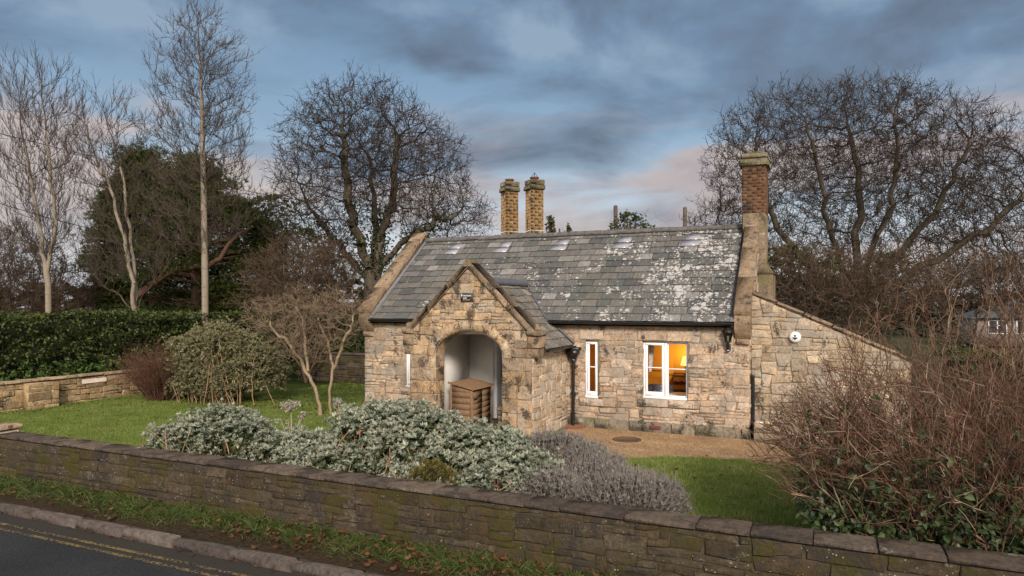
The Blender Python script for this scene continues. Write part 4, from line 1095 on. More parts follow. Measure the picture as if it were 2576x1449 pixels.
k=(y>6.12)&(rng.random(n)<.18+clump)&(y>6.1+.20*vnoise(x*1.3,x*.7)); x,y,clump=x[k],y[k],clump[k]; n=len(x)
longgrass(mb,np.stack([x,y,np.interp(y,Y,hz)-.005],1),rng.uniform(.09,.24,n)*(.55+.65*clump),rng.uniform(.0045,.008,n),rng.random((n,3)))
tag(mb.build('verge_grass',M_vgrass),kind='stuff')
# longer grass at the foot of the side wall
mb=MB(); n=5000; y=rng.uniform(7.1,15.6,n); x=SX+.03+np.abs(rng.normal(0,.10,n)); x=np.where((y>11.38)&(y<12.2),x+.25,x)
longgrass(mb,np.stack([x,y,np.zeros(n)],1),rng.uniform(.05,.14,n),rng.uniform(.01,.016,n),rng.random((n,3)))
n=3500; x=rng.uniform(SX,-11.4,n); y=15.65-np.abs(rng.normal(0,.14,n)); longgrass(mb,np.stack([x,y,np.zeros(n)],1),rng.uniform(.05,.14,n),rng.uniform(.01,.016,n),rng.random((n,3)))
n=3000; x=rng.uniform(-2.0,5,n); y=7.05+np.abs(rng.normal(0,.12,n)); longgrass(mb,np.stack([x,y,np.zeros(n)],1),rng.uniform(.05,.12,n),rng.uniform(.006,.012,n),rng.random((n,3)))
tag(mb.build('wall_foot_grass',M_grass),kind='stuff')
M_litter=leaf_mat('fallen_leaves',[(.07,.032,.016),(.12,.055,.024),(.16,.075,.036),(.095,.06,.036)],.8,.15,.1)
def litter(mb,x,y,z,L):
    n=len(x); 
    for k in range(3):      # lobed: three overlapping leaflets
        a=rng.random(n)*6.28 if k==0 else a+(.8 if k==1 else -1.6)
        ax=np.stack([np.cos(a),np.sin(a),rng.uniform(.0,.45,n)],1)
        if k==0: t=rng.random((n,3))
        leaves(mb,np.stack([x,y,z],1),ax,L*(1 if k==0 else .75),L*.42,t,-.1)
mb=MB(); n=700; x=rng.uniform(-16,4,n); x=np.where(rng.random(n)<.6,rng.uniform(-6,3,n),x); y=rng.uniform(6.05,6.72,n)
litter(mb,x,y,np.interp(y,Y,hz)+rng.uniform(.02,.09,n),rng.uniform(.05,.095,n))
n=160; litter(mb,rng.uniform(-18.5,-12,n),rng.uniform(14.3,15.6,n),np.full(n,.03),rng.uniform(.06,.09,n))
n=60; litter(mb,rng.uniform(-16,3,n),rng.uniform(5.78,5.88,n),np.full(n,-.085),rng.uniform(.04,.07,n))
n=170; litter(mb,rng.uniform(-18,1.5,n),rng.uniform(7.3,14,n),np.full(n,.035),rng.uniform(.05,.08,n))
tag(mb.build('fallen_leaves',M_litter),kind='stuff')

# ================================================================= shrubs
def stems_to(mb,base,pts,r0=.014,r1=.004,sp=.25,n=5):
    for p in pts:
        b=np.array([base[0]+rng.normal(0,sp),base[1]+rng.normal(0,sp*.7),0.]); mid=b+(p-b)*.5+np.array([rng.normal(0,.12),rng.normal(0,.12),rng.uniform(-.05,.22)])
        k=np.linspace(0,1,7)[:,None]; c=(1-k)**2*b+2*k*(1-k)*mid+k**2*p; c[1:-1]+=rng.normal(0,.018,(5,3)); tube(mb,c,np.linspace(r0*rng.uniform(.6,1.2),r1,7),n,cap=False)
def shrub(name,label,cat,blobs,n,k,L,W,mat,stem_mat,group=None,nst=60,lump=.16,spread=(.3,1.15),inner=.45,up=.5,flat=1,innermat=None,prune=1.0):
    b=np.array(blobs); base=np.array([b[:,0].mean(),b[:,1].mean(),0.]); o=thing(name,label,cat,base,group)
    p,nn=blob_surface(blobs,int(n*1.25),lump=lump); zm=p[:,2].max(); kk=rng.random(len(p))<np.clip(1-prune*.8+1.1*p[:,2]/zm+.35*(vnoise(p[:,0]*5,p[:,1]*5+p[:,2]*4)-.5),0,1); p,nn=p[kk],nn[kk]; p=p+nn*rng.normal(-.02,.06,len(p))[:,None]
    mb=MB(); ax=unit(nn+np.array([0,0,up])+rng.normal(0,.25,nn.shape)); LL=rng.uniform(*L,len(p))
    # clumps share a tone
    cl=vnoise(p[:,0]*4,p[:,2]*5+p[:,1]*3)[:,None]
    t=np.clip(rng.random((len(p),3))*.55+cl*.5,0,1)
    rosettes(mb,p,ax,k,LL,W,t,spread); mb.build('foliage',mat,o)
    p2,n2=blob_surface([(x[0],x[1],x[2],x[3]*.8,x[4]*.8,x[5]*.82) for x in blobs],int(n*inner),inner=.5)
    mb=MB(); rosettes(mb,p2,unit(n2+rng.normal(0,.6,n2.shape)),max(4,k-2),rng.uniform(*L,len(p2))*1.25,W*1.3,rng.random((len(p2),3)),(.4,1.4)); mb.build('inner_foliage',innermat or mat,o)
    if nst:
        mb=MB(); pts=p[rng.choice(len(p),min(nst,len(p)),replace=False)]
        pts=pts+unit(pts-base)*rng.uniform(-.05,.07,(len(pts),1)); stems_to(mb,base,pts,sp=.22*b[:,3].max())
        ff=np.where((nn[:,1]<-.25)&(p[:,2]<.75*zm))[0]
        for q in rng.choice(ff,min(len(ff),nst//4),replace=False):      # bare lower branches on the road side
            e_=p[q]+nn[q]*.07; s_=np.array([e_[0]+rng.normal(0,.3),e_[1]+.12,.04]); md=(s_+e_)/2+np.array([rng.normal(0,.1),-.06,rng.normal(0,.06)]); k_=np.linspace(0,1,7)[:,None]
            c_=(1-k_)**2*s_+2*k_*(1-k_)*md+k_**2*e_; c_[1:-1]+=rng.normal(0,.014,(5,3)); tube(mb,c_,np.linspace(.013,.006,7),5,cap=False)
        mb.build('stems',stem_mat,o)
    return o
M_grey=leaf_mat('grey_green_leaves',[(.17,.215,.145),(.25,.295,.215),(.34,.37,.29),(.42,.43,.34),(.23,.27,.19)],.75,.2,.15)
M_inner=leaf_mat('older_green_leaves',[(.05,.075,.03),(.075,.105,.045),(.10,.12,.06)],.6,.3,.15)  # older inner leaves, a darker green of their own
M_lav=leaf_mat('lavender_leaves',[(.19,.185,.17),(.26,.255,.235),(.33,.33,.30),(.22,.195,.185),(.30,.33,.27)],.85,.1,.1)
M_stem=bark_mat('shrub_stem',[(.26,.17,.10),(.40,.27,.165),(.32,.225,.15)])
GG='grey-leaved shrubs behind the roadside wall'
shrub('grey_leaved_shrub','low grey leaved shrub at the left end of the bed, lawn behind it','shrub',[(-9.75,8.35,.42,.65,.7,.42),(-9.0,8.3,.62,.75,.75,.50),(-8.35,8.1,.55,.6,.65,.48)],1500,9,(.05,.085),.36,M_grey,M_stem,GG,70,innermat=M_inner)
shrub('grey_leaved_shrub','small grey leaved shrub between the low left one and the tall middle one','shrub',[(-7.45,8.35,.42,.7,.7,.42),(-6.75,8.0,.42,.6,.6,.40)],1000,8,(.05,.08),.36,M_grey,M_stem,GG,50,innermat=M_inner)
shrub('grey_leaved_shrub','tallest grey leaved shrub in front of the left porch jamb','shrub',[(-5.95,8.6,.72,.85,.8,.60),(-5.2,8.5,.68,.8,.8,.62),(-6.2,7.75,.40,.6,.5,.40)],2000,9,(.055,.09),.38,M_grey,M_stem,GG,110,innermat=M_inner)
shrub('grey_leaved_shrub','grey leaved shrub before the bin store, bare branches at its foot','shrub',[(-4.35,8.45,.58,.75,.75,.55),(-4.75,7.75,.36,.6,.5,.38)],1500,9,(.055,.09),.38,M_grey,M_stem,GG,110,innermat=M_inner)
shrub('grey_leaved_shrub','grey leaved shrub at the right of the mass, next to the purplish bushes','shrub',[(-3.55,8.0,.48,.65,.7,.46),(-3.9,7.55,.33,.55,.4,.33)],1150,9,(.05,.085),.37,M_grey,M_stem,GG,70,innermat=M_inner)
def lavender(label,blobs,n):
    b=np.array(blobs); base=np.array([b[:,0].mean(),b[:,1].mean(),0.]); o=thing('lavender_bush',label,'bush',base,'purplish bushes by the roadside wall')
    p,nn=blob_surface(blobs,n,lump=.1); ax=unit(nn+np.array([0,0,.7])+rng.normal(0,.3,nn.shape)); mb=MB()
    rosettes(mb,p,ax,8,rng.uniform(.03,.06,len(p)),.22,np.clip(rng.random((len(p),3))*.7+.3*vnoise(p[:,0]*5,p[:,2]*6)[:,None],0,1),(.15,.9)); mb.build('foliage',M_lav,o)
    mb=MB(); q=p+ax*rng.uniform(.05,.16,(len(p),1)); q0=p-ax*rng.uniform(.08,.2,(len(p),1))
    prisms(mb,q0,p,np.full(len(p),.003),np.full(len(p),.003),3); prisms(mb,p,q,np.full(len(p),.0028),np.full(len(p),.002),3); m_=MB()
    mb.build('flower_stalks',bark_mat('lavender_stalk',[(.20,.165,.15),(.28,.245,.225),(.21,.17,.15)]),o)
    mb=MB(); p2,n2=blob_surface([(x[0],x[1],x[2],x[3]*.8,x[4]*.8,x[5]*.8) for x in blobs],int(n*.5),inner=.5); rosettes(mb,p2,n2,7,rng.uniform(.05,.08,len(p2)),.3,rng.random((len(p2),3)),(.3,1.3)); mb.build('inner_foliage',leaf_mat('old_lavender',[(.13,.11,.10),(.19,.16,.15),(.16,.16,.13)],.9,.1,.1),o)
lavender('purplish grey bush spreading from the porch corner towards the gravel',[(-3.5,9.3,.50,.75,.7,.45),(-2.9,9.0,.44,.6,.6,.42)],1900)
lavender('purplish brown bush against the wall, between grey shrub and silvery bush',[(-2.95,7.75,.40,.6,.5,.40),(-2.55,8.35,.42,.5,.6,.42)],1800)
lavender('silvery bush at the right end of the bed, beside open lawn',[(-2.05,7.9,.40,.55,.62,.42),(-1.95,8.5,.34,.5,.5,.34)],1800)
# heather
o=thing('heather','small yellow green heather behind the wall coping','heather',(-4.28,7.35,0))
p,nn=blob_surface([(-4.35,7.32,.55,.32,.18,.34)],600); mb=MB(); rosettes(mb,p,unit(nn+[0,0,1.]),7,rng.uniform(.03,.06,len(p)),.2,rng.random((len(p),3)),(.1,.7)); mb.build('foliage',leaf_mat('heather_leaves',[(.12,.12,.03),(.20,.18,.05),(.16,.11,.05)],.8,.1),o)
# dried seed heads
M_dry=bark_mat('dry_stalk',[(.30,.23,.15),(.42,.34,.24),(.36,.28,.2)])
M_fluff=leaf_mat('dried_flower_head',[(.45,.42,.38),(.58,.55,.50),(.36,.33,.30)],.9,.1,.2)
def seedhead(label,px,ytop,Yw,spec):
    c=Yp(px,1000,Yw); o=thing('dried_flower_plant',label,'plant',(c[0],c[1],0),'dried flower plants'); mb=MB(); hb=MB()
    for dx,pt,r in spec:
        tpt=Yp(px+dx,pt,Yw)+np.array([0,rng.normal(0,.06),0]); b=np.array([c[0]+rng.normal(0,.03),c[1],.1]); mid=np.array([c[0]+(tpt[0]-c[0])*.12,c[1],tpt[2]*.72])
        k=np.linspace(0,1,8)[:,None]; q=(1-k)**2*b+2*k*(1-k)*mid+k**2*tpt; tube(mb,q,np.linspace(.016,.007,8),5,cap=False)
        m_=max(8,int(60*r/.12)); d=unit(rng.normal(0,1,(m_,3))*[1,1,.6]+[0,0,.35]); pp=tpt+d*[r,r,r*.62]*rng.uniform(.55,1,(m_,1)); prisms(mb,np.repeat(tpt[None]-[0,0,r*.7],m_,0),pp,np.full(m_,.0022),np.full(m_,.0018),3)
        rosettes(hb,pp,d,6,rng.uniform(.02,.04,m_),.4,rng.random((m_,3)),(.2,1.3))
    mb.build('stalks',M_dry,o); hb.build('flower_heads',M_fluff,o)
seedhead('tall dried flower plant with one round pale head standing against the lawn',735,1010,8.6,[(0,1019,.15),(24,1042,.045),(-28,1056,.03),(16,1052,.04),(-14,1062,.03)])
seedhead('tall dried flower plant with a spray of feathery pale heads beside the cottage corner',862,1010,8.9,[(-6,1008,.07),(12,1022,.07),(28,1030,.07),(-18,1020,.05),(36,1042,.05),(4,1035,.06),(20,1050,.05)])

# olive shrub
M_olive=leaf_mat('olive_grey_leaves',[(.16,.155,.075),(.23,.22,.12),(.31,.29,.17),(.19,.185,.095),(.37,.34,.22)],.75,.2,.2)
shrub('olive_grey_shrub','large rounded olive grey shrub between the garden wall and the pale bare tree','shrub',[(-17.0,15.0,.95,1.1,.9,1.0),(-16.0,14.9,1.15,1.25,1.0,1.05),(-16.2,14.8,.5,1.3,.95,.5),(-15.0,15.0,.85,1.0,.9,.85),(-16.5,14.9,1.75,.7,.6,.45)],4600,8,(.07,.12),.30,M_olive,M_stem,None,120,.22,(.2,.8),.6,.9,innermat=M_olive,prune=.2)
# fans of bare twigs
def fan(name,label,cat,base,nst,L,el,r,mat,spread=.1,side=5,sideL=(.15,.5),grav=.04,lim=None,group=None,seg=.1,tips=None,wob=.09,tone=None):
    o=thing(name,label,cat,(base[0],base[1],0),group); big=[];small=[]
    for i in range(nst):
        a=rng.random()*6.283; q=rng.random()**.7; e=el[1]-(el[1]-el[0])*q
        p=np.array([base[0]+math.cos(a)*spread*q,base[1]+math.sin(a)*spread*q*(base[3] if len(base)>3 else 1),0.])
        if len(base)>2: p[0]+=rng.uniform(-1,1)*base[2]
        aa=a+rng.normal(0,.5); d=np.array([math.cos(aa)*math.cos(e),math.sin(aa)*math.cos(e),math.sin(e)]); n=int(rng.uniform(*L)/seg); tone=rng.random(); r_=r*rng.uniform(.6,1.4)
        for k in range(n):
            q2=p+d*seg
            if lim is not None and not lim(q2): break
            big.append((p,q2,r_*(1-.75*k/n),r_*(1-.75*(k+1)/n),tone)); 
            if k>n*.2 and rng.random()<side/n*1.25:
                sd_=unit(d+rng.normal(0,.55,3)); sp=q2.copy(); m_=int(rng.uniform(*sideL)/seg*1.6)+2
                for j in range(m_):
                    s2=sp+sd_*seg*.65
                    if lim is not None and not lim(s2): break
                    small.append((sp,s2,r_*.42*(1-.6*j/m_),r_*.42*(1-.6*(j+1)/m_),tone))
                    if rng.random()<.55:
                        td=unit(sd_+rng.normal(0,.6,3)+[0,0,.2]); small.append((s2,s2+td*rng.uniform(.05,.18),r_*.24,r_*.16,min(1,tone+.25)))
                    sp=s2; sd_=unit(sd_+rng.normal(0,.16,3)+[0,0,.05])
            p=q2; d=unit(d+rng.normal(0,wob,3)+[0,0,-grav*(.4+k/n)])
    for nm,L_,ns in (('stems',big,5),('twigs',small,3)):
        mb=MB(); A=np.array([x[0] for x in L_]);B_=np.array([x[1] for x in L_]); r0=np.array([x[2] for x in L_]); r1=np.array([x[3] for x in L_]); t=np.array([x[4] for x in L_])
        prisms(mb,A,B_,r0,r1,ns,np.clip(np.stack([t+rng.normal(0,.08,len(t)),rng.random(len(t)),t],1),0,1)); mb.build(nm,mat,o)
    return o,small
def twig_mat(name,pal):
    m=Mat(name); k=len(pal); c=m.ramp(m.tint(0),[(i/(k-1),x) for i,x in enumerate(pal)]); c=m.mix(1,c,m.ramp(m.tint(1),[(0,.7),(1,1.25)]),'MULTIPLY'); return m.done(c,.8,None,.15)
fan('red_brown_bush','twiggy red brown bush against the honey stone garden wall','bush',(-17.95,14.35,.25),330,(1.0,1.65),(R(48),R(88)),.008,twig_mat('red_brown_twigs',[(.10,.05,.032),(.15,.07,.045),(.12,.07,.05),(.17,.09,.06)]),.3,5,(.2,.5),.02)
# big twiggy shrub on the right, behind the roadside wall
M_rt=twig_mat('red_tan_twigs',[(.07,.042,.03),(.115,.072,.05),(.21,.15,.10),(.12,.05,.035),(.19,.085,.058),(.33,.255,.18)])
LIM=lambda p: p[1]>7.1-(0 if p[2]<.95 else .15) and p[0]>max(-.68+.85*max(0,p[2]-1.4),.38-.8*p[2])+rng.normal(0,.06)
rs,sm=fan('twiggy_shrub','huge tangled bare shrub with reddish twigs at the right, over the roadside wall','shrub',(1.85,8.45,1.3,.75),680,(1.6,3.45),(R(45),R(88)),.0095,M_rt,.85,9,(.3,.9),.04,LIM)
M_bram=leaf_mat('bramble_leaves',[(.03,.055,.02),(.05,.08,.028),(.08,.11,.038),(.04,.065,.04)],.45,.4,.15)
mb=MB(); n=15000
p=np.stack([rng.uniform(-.2,4.2,n),7.12+np.abs(rng.normal(0,.75,n)),np.abs(rng.normal(0,.6,n))+.02],1); lft=.35-.62*p[:,2]
k=(p[:,1]>7.1)&(p[:,0]>lft)&(p[:,2]<1.9)&(rng.random(n)<1.15-.55*p[:,2]); p=p[k]; n=len(p); ax=rng.normal(0,1,(n,3))
rosettes(mb,p,ax,3,rng.uniform(.05,.10,n),.62,rng.random((n,3)),(.5,1.3))
br=thing('bramble','dark leaved bramble low inside the big bare shrub at the right','bramble',(1.9,8.2,0))
mb.build('foliage',M_bram,br)
mb=MB(); stems_to(mb,(1.9,8.2),p[rng.choice(n,70)],.009,.004,.8); mb.build('stems',twig_mat('bramble_stems',[(.30,.21,.13),(.22,.12,.08)]),br)
mb=MB(); n=110; p=np.stack([rng.uniform(-.15,.45,n),rng.uniform(8.1,8.7,n),rng.uniform(1.15,1.75,n)],1)
pe=thing('ivy_sprig','sprig of dark green leaves climbing the left edge of the bare shrub','ivy',(.6,8.4,0))
rosettes(mb,p,rng.normal(0,1,(n,3))+[0,0,.5],4,rng.uniform(.05,.08,n),.5,rng.random((n,3)),(.4,1.2)); mb.build('foliage',M_bram,pe)
mb=MB(); stems_to(mb,(.6,8.4),p[:14],.008,.004,.1); mb.build('stems',M_stem,pe)
# ================================================================= hedges
M_hedge=leaf_mat('hedge_leaves',[(.030,.048,.014),(.05,.075,.020),(.085,.11,.030),(.12,.13,.04)],.5,.35,.15)
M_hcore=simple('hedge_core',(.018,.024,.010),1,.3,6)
def hedge(label,x0,x1,y0,y1,h,n):
    o=thing('hedge',label,'hedge',((x0+x1)/2,(y0+y1)/2,0)); mb=MB()
    box(mb,x0+.22,x1-.22,y0+.22,y1-.22,0,h-.25); mb.build('branches',M_hcore,o)  # plain dark box added inside the leaves to keep the hedge opaque
    A=[((y1-y0)*h,0),((x1-x0)*h,1),((x1-x0)*(y1-y0)*.8,2)]; tot=sum(a for a,_ in A); mb=MB()
    for a,k in A:
        m=int(n*a/tot); u,v=rng.random(m),rng.random(m); bump=(vnoise(u*(y1-y0 if k==0 else x1-x0)*1.6,v*h*2.2)-.5)*.38+rng.normal(0,.07,m)+.12*(vnoise(u*19,v*9)-.5)
        if k==0: p=np.stack([x1-.05+bump,y0+u*(y1-y0),v*h],1); nn=np.array([1.,0,.3])
        elif k==1: p=np.stack([x0+u*(x1-x0),y0+.05-bump,v*h],1); nn=np.array([0,-1.,.3])
        else: p=np.stack([x0+u*(x1-x0),y0+v*(y1-y0),h-.06+bump*.6],1); nn=np.array([.3,-.3,1.])
        t=np.clip(rng.random((m,3))*.6+np.stack([vnoise(p[:,0]*2+p[:,1]*2,p[:,2]*3)]*3,1)*.4,0,1)
        rosettes(mb,p,nn+rng.normal(0,.45,(m,3)),4,rng.uniform(.07,.12,m),.6,t,(.5,1.3))
    mb.build('foliage',M_hedge,o); return o
hedge('tall dark clipped hedge behind the honey stone garden wall at left',-23.2,-21.2,8.0,21.6,2.52,9500)
hedge('dark hedge beyond the lean-to wall, behind the big bare shrub',2.6,16.,18.5,19.8,1.75,3500)
hedge('dark hedge across the back of the lawn behind the olive grey shrub',-21.3,-10.6,21.7,23.2,2.32,5000)
M_nettle=leaf_mat('fresh_green_leaves',[(.05,.10,.02),(.08,.15,.03),(.10,.17,.045)],.6,.3,.2)
mb=MB(); n=900; y=rng.uniform(9,18,n); p=np.stack([rng.uniform(-21.1,-20.0,n),y,np.abs(rng.normal(.55,.3,n))],1); p[:,2]=np.clip(p[:,2],.1,1.25)
rosettes(mb,p,rng.normal(0,.5,(n,3))+[0,0,1.],6,rng.uniform(.08,.14,n),.5,rng.random((n,3)),(.6,1.4)); tag(mb.build('nettles',M_nettle),kind='stuff')

# ================================================================= bare trees
def tb(px,Z): p=P(px,HY,Z); p[2]=0.; return p
def E(px,py,Z,rx,rz,ry,dz=0): 
    c=P(px,py,Z+dz); k=Z/F; return (*c,rx*k,ry,rz*k)
def ST(L,Z): return [tb(L[0][0],Z) if i==0 else P(x,y,Z+(dz[0] if dz else 0)) for i,(x,y,*dz) in enumerate(L)]
def wig(pts,amp=.16,k=4):
    pts=np.array(pts,float); out=[pts[0]]
    for i in range(len(pts)-1):
        for j in range(1,k+1): out.append(pts[i]+(pts[i+1]-pts[i])*j/k+(rng.normal(0,amp,3) if (j<k or i<len(pts)-2) else 0))
    return out
def bare(name,label,cat,stems,ells,n,bark,twigc,step=.35,di=3.2,dk=.55,bias=(0,0,.15),jit=.22,tip=.008,thick=.06,tw=dict(),den=1.0,group=None,e=2.35,cap=None,iters=130,base=None,wg=0):
    b=np.array(stems[0][0][0]); stems=[(wig(p,wg) if (wg and i) else p,a) for i,(p,a) in enumerate(stems)]; o=thing(name,label,cat,b,group)
    pos,par,ns=grow(stems,ell_points(ells,n),step,di,dk,bias,iters,jit)
    r=radii(pos,par,tip,e,cap,base); big,small=MB(),MB()
    tree_mesh(pos,par,r,thick,big,small,add_twigs(pos,par,r,**tw) if tw is not None else None)
    (big.build('trunk',bark,o) if big.n else 0); small.build('crown',twigc,o); return o,pos,par,r
M_oak=bark_mat('oak_bark',[(.065,.052,.038),(.10,.083,.062),(.13,.115,.085)])
M_oakt=bark_mat('oak_twigs',[(.045,.034,.028),(.075,.058,.046)])
M_birch=bark_mat('pale_bark',[(.21,.175,.135),(.30,.255,.20),(.25,.21,.165)])
M_bircht=bark_mat('silhouette_twigs',[(.075,.058,.046),(.12,.095,.075)])  # twigs toned darker than the bark, a silhouette put into the colour
M_lich=bark_mat('lichened_bark',[(.22,.155,.10),(.33,.26,.18),(.26,.195,.13)])
M_licht=bark_mat('lichened_twigs',[(.17,.12,.08),(.27,.205,.14),(.21,.155,.105)])
M_brown=bark_mat('brown_twigs',[(.085,.058,.042),(.13,.092,.066)])
TWO=dict(k=3,L=(.25,.6),thin=.028,rr=.0085,up=.3)
# 1 far-left tree with two leaders
Z=29.
S=[(ST([(124,780),(122,720),(118,690)],Z),-1)]
S+= [(ST([(118,690)],Z)[:0]+[P(118,690,Z),P(98,560,Z),P(72,420,Z),P(52,300,Z+.4),P(44,215,Z+.5)],-2),([P(120,690,Z),P(140,560,Z),P(128,430,Z),P(112,300,Z-.3),P(100,195,Z)],-2)]
def fix(S,step=.35):     # -2: attach to the last node of the first stem
    n0=sum(max(1,int(np.linalg.norm(np.array(S[0][0][i+1])-np.array(S[0][0][i]))/step)) for i in range(len(S[0][0])-1))
    return [(p,n0 if a==-2 else a) for p,a in S]
bare('bare_tree','slender bare tree with twin leaders at the far left edge','tree',fix(S),[E(50,330,Z,62,170,1.5),E(125,320,Z,66,160,1.5),E(95,560,Z,100,120,1.6),E(95,440,Z,100,200,1.6)],2300,M_birch,M_bircht,.35,3.2,.5,(0,0,.75),.2,.0075,.045,dict(k=2,L=(.35,.9),thin=.02,rr=.008,up=.9,spread=.4,gen=2),base=.125,wg=.035,group='bare trees behind the hedge')
# 2 leaning two-stemmed birch
Z=27.
S=[(ST([(346,800),(344,790)],Z),-1),([P(344,790,Z),P(338,680,Z),P(328,580,Z),P(318,500,Z),P(300,400,Z),P(268,300,Z)],-2),([P(340,790,Z-.2),P(330,690,Z-.3),P(312,600,Z-.3),P(285,500,Z-.3),P(240,390,Z-.3),P(205,300,Z-.2)],-2),([P(346,760,Z),P(380,715,Z-.3),P(430,660,Z-.6),P(470,600,Z-.8)],-2),([P(338,790,Z),P(300,745,Z+.2),P(250,715,Z+.3)],-2)]
bare('bare_tree','pale leaning bare tree with two stems in front of the dark pine','tree',fix(S),[E(280,370,Z,85,140,1.6),E(225,420,Z,75,130,1.5),E(340,520,Z,95,130,1.6),E(300,640,Z,130,110,1.6)],1900,M_birch,M_bircht,.35,3.2,.5,(0,0,.6),.22,.0072,.045,dict(k=2,L=(.35,.9),thin=.02,rr=.008,up=.7,spread=.45,gen=2),base=.125,wg=.035,group='bare trees behind the hedge')
# 3 tall straight tree
Z=26.
S=[(ST([(517,805),(516,700),(514,560),(511,420),(508,300),(505,180),(498,60)],Z),-1)]
bare('bare_tree','tallest straight pale bare tree, its fine crown rising above the pine','tree',S,[E(508,240,Z,118,205,2.0),E(512,360,Z,136,190,2.1),E(515,520,Z,125,150,2.0),E(508,100,Z,58,85,1.0)],2900,M_birch,M_bircht,.33,3.0,.48,(0,0,.55),.22,.007,.045,dict(k=2,L=(.3,.75),thin=.02,rr=.008,up=.6,spread=.5,gen=2),base=.125,wg=.035,group='bare trees behind the hedge')
# 4 ivy-clad oak behind the cottage
Z=29.
S=[(ST([(936,800),(938,720),(945,680)],Z),-1),([P(945,680,Z),P(955,600,Z),P(985,520,Z+.6),P(1000,420,Z+.8),P(990,320,Z+1)],-2),([P(940,700,Z),P(905,620,Z-.3),P(880,520,Z-.6),P(870,420,Z-.8),P(860,320,Z-.8)],-2),([P(945,690,Z),P(1010,610,Z-.6),P(1080,560,Z-1),P(1150,540,Z-1.2)],-2),([P(938,710,Z),P(870,640,Z+.8),P(800,560,Z+1),P(760,480,Z+1)],-2),([P(950,640,Z),P(940,520,Z+1.4),P(930,400,Z+2)],-2)]
oak,pos,par,r=bare('bare_oak','bare spreading oak with ivy on its trunk behind the left gable','tree',fix(S),[E(930,350,Z,170,150,3.6),E(1030,430,Z,150,150,3.6),E(860,430,Z,150,190,3.4),E(1110,540,Z,135,85,3.2),E(790,540,Z,105,140,3.0)],9000,M_oak,M_oakt,.30,2.4,.40,(0,0,.14),.27,.0075,.06,dict(k=2,L=(.25,.6),thin=.022,rr=.0095,up=.35,spread=.8,gen=2),base=.40,wg=.07,iters=170)
M_ivy=leaf_mat('ivy_leaves',[(.025,.042,.014),(.04,.06,.02),(.065,.085,.025)],.45,.4,.15)
i=np.where((r>.085)&(pos[:,2]<7.2))[0]; i=rng.choice(i,1500); p=pos[i]+unit(rng.normal(0,1,(len(i),3)))*(r[i]+rng.uniform(.0,.28,len(i)))[:,None]
mb=MB(); rosettes(mb,p,rng.normal(0,1,(len(p),3))+[0,0,.3],4,rng.uniform(.08,.13,len(p)),.7,rng.random((len(p),3)),(.5,1.3)); mb.build('ivy',M_ivy,oak)
# 5 big right-hand oak
Z=31.
S=[(ST([(2150,800),(2150,770),(2150,750)],Z),-1)]
for L in ([(2150,750),(2060,690),(1990,620),(1930,520),(1900,400)],[(2150,750),(2110,650),(2085,560),(2060,440),(2030,330)],[(2150,750),(2150,640),(2165,520),(2150,400),(2130,290)],[(2150,750),(2200,620),(2240,520),(2260,400),(2250,290)],[(2150,750),(2250,650),(2330,560),(2400,450),(2440,350)],[(2150,750),(2290,690),(2420,620),(2540,520),(2620,440)],[(2150,750),(2320,740),(2460,700),(2600,640)],[(2150,750),(2020,700),(1900,640),(1810,580)]):
    dz=rng.normal(0,1.8); S.append(([P(x,y,Z+dz*k/4) for k,(x,y) in enumerate(L)],-2))
bare('bare_oak','huge bare oak spreading behind the right-hand chimney','tree',fix(S),[E(2120,360,Z,260,150,4.5),E(2330,400,Z,220,150,4.5),E(1900,430,Z,130,170,3.6),E(2490,500,Z,190,170,4.5),E(2150,540,Z,360,140,4.5),E(1830,560,Z,105,70,3.0),E(2520,640,Z,190,90,4.0),E(1960,270,Z,80,70,2.2),E(2130,270,Z,60,90,2.2),E(2270,260,Z,80,75,2.2)],13000,M_oak,M_oakt,.32,2.4,.42,(0,0,.12),.27,.0075,.06,dict(k=2,L=(.25,.65),thin=.022,rr=.010,up=.35,spread=.8,gen=2),base=.40,wg=.07,iters=190)
# 6 pale twisted small tree on the lawn
Z=17.6
S=[(ST([(806,1042),(806,1035)],Z),-1),([P(805,1040,Z),P(790,975,Z),P(765,920,Z),P(725,860,Z-.2),P(680,820,Z-.3)],-2),([P(830,1045,Z+.1),P(832,985,Z+.1),P(838,920,Z+.1),P(825,860,Z+.3),P(800,800,Z+.4)],-2),([P(838,930,Z+.1),P(855,880,Z-.1),P(880,830,Z-.3),P(890,790,Z-.3)],-2),([P(775,935,Z),P(768,870,Z+.3),P(762,800,Z+.5),P(745,760,Z+.5)],-2)]
S=[(ST([(806,1043),(805,1040)],Z),-1),(S[1][0],0),([tb(806,Z),(tb(806,Z)+tb(832,Z+.1))/2-[0,0,.13],tb(832,Z+.1)-[0,0,.05]]+S[2][0][1:],0)]+[(p,-1) for p,a in S[3:]]
bare('pale_bare_tree','small twisted pale bare tree on the lawn left of the cottage','tree',S,[E(700,800,Z,90,70,.9),E(780,770,Z,110,60,1.0),E(860,800,Z,65,85,.9),E(770,850,Z,110,60,1.0)],2000,M_lich,M_licht,.12,1.1,.16,(0,0,.1),.42,.0033,.02,dict(k=3,L=(.10,.28),thin=.010,rr=.0042,up=.3,spread=.9),e=2.25,iters=90,base=.085,wg=.025)
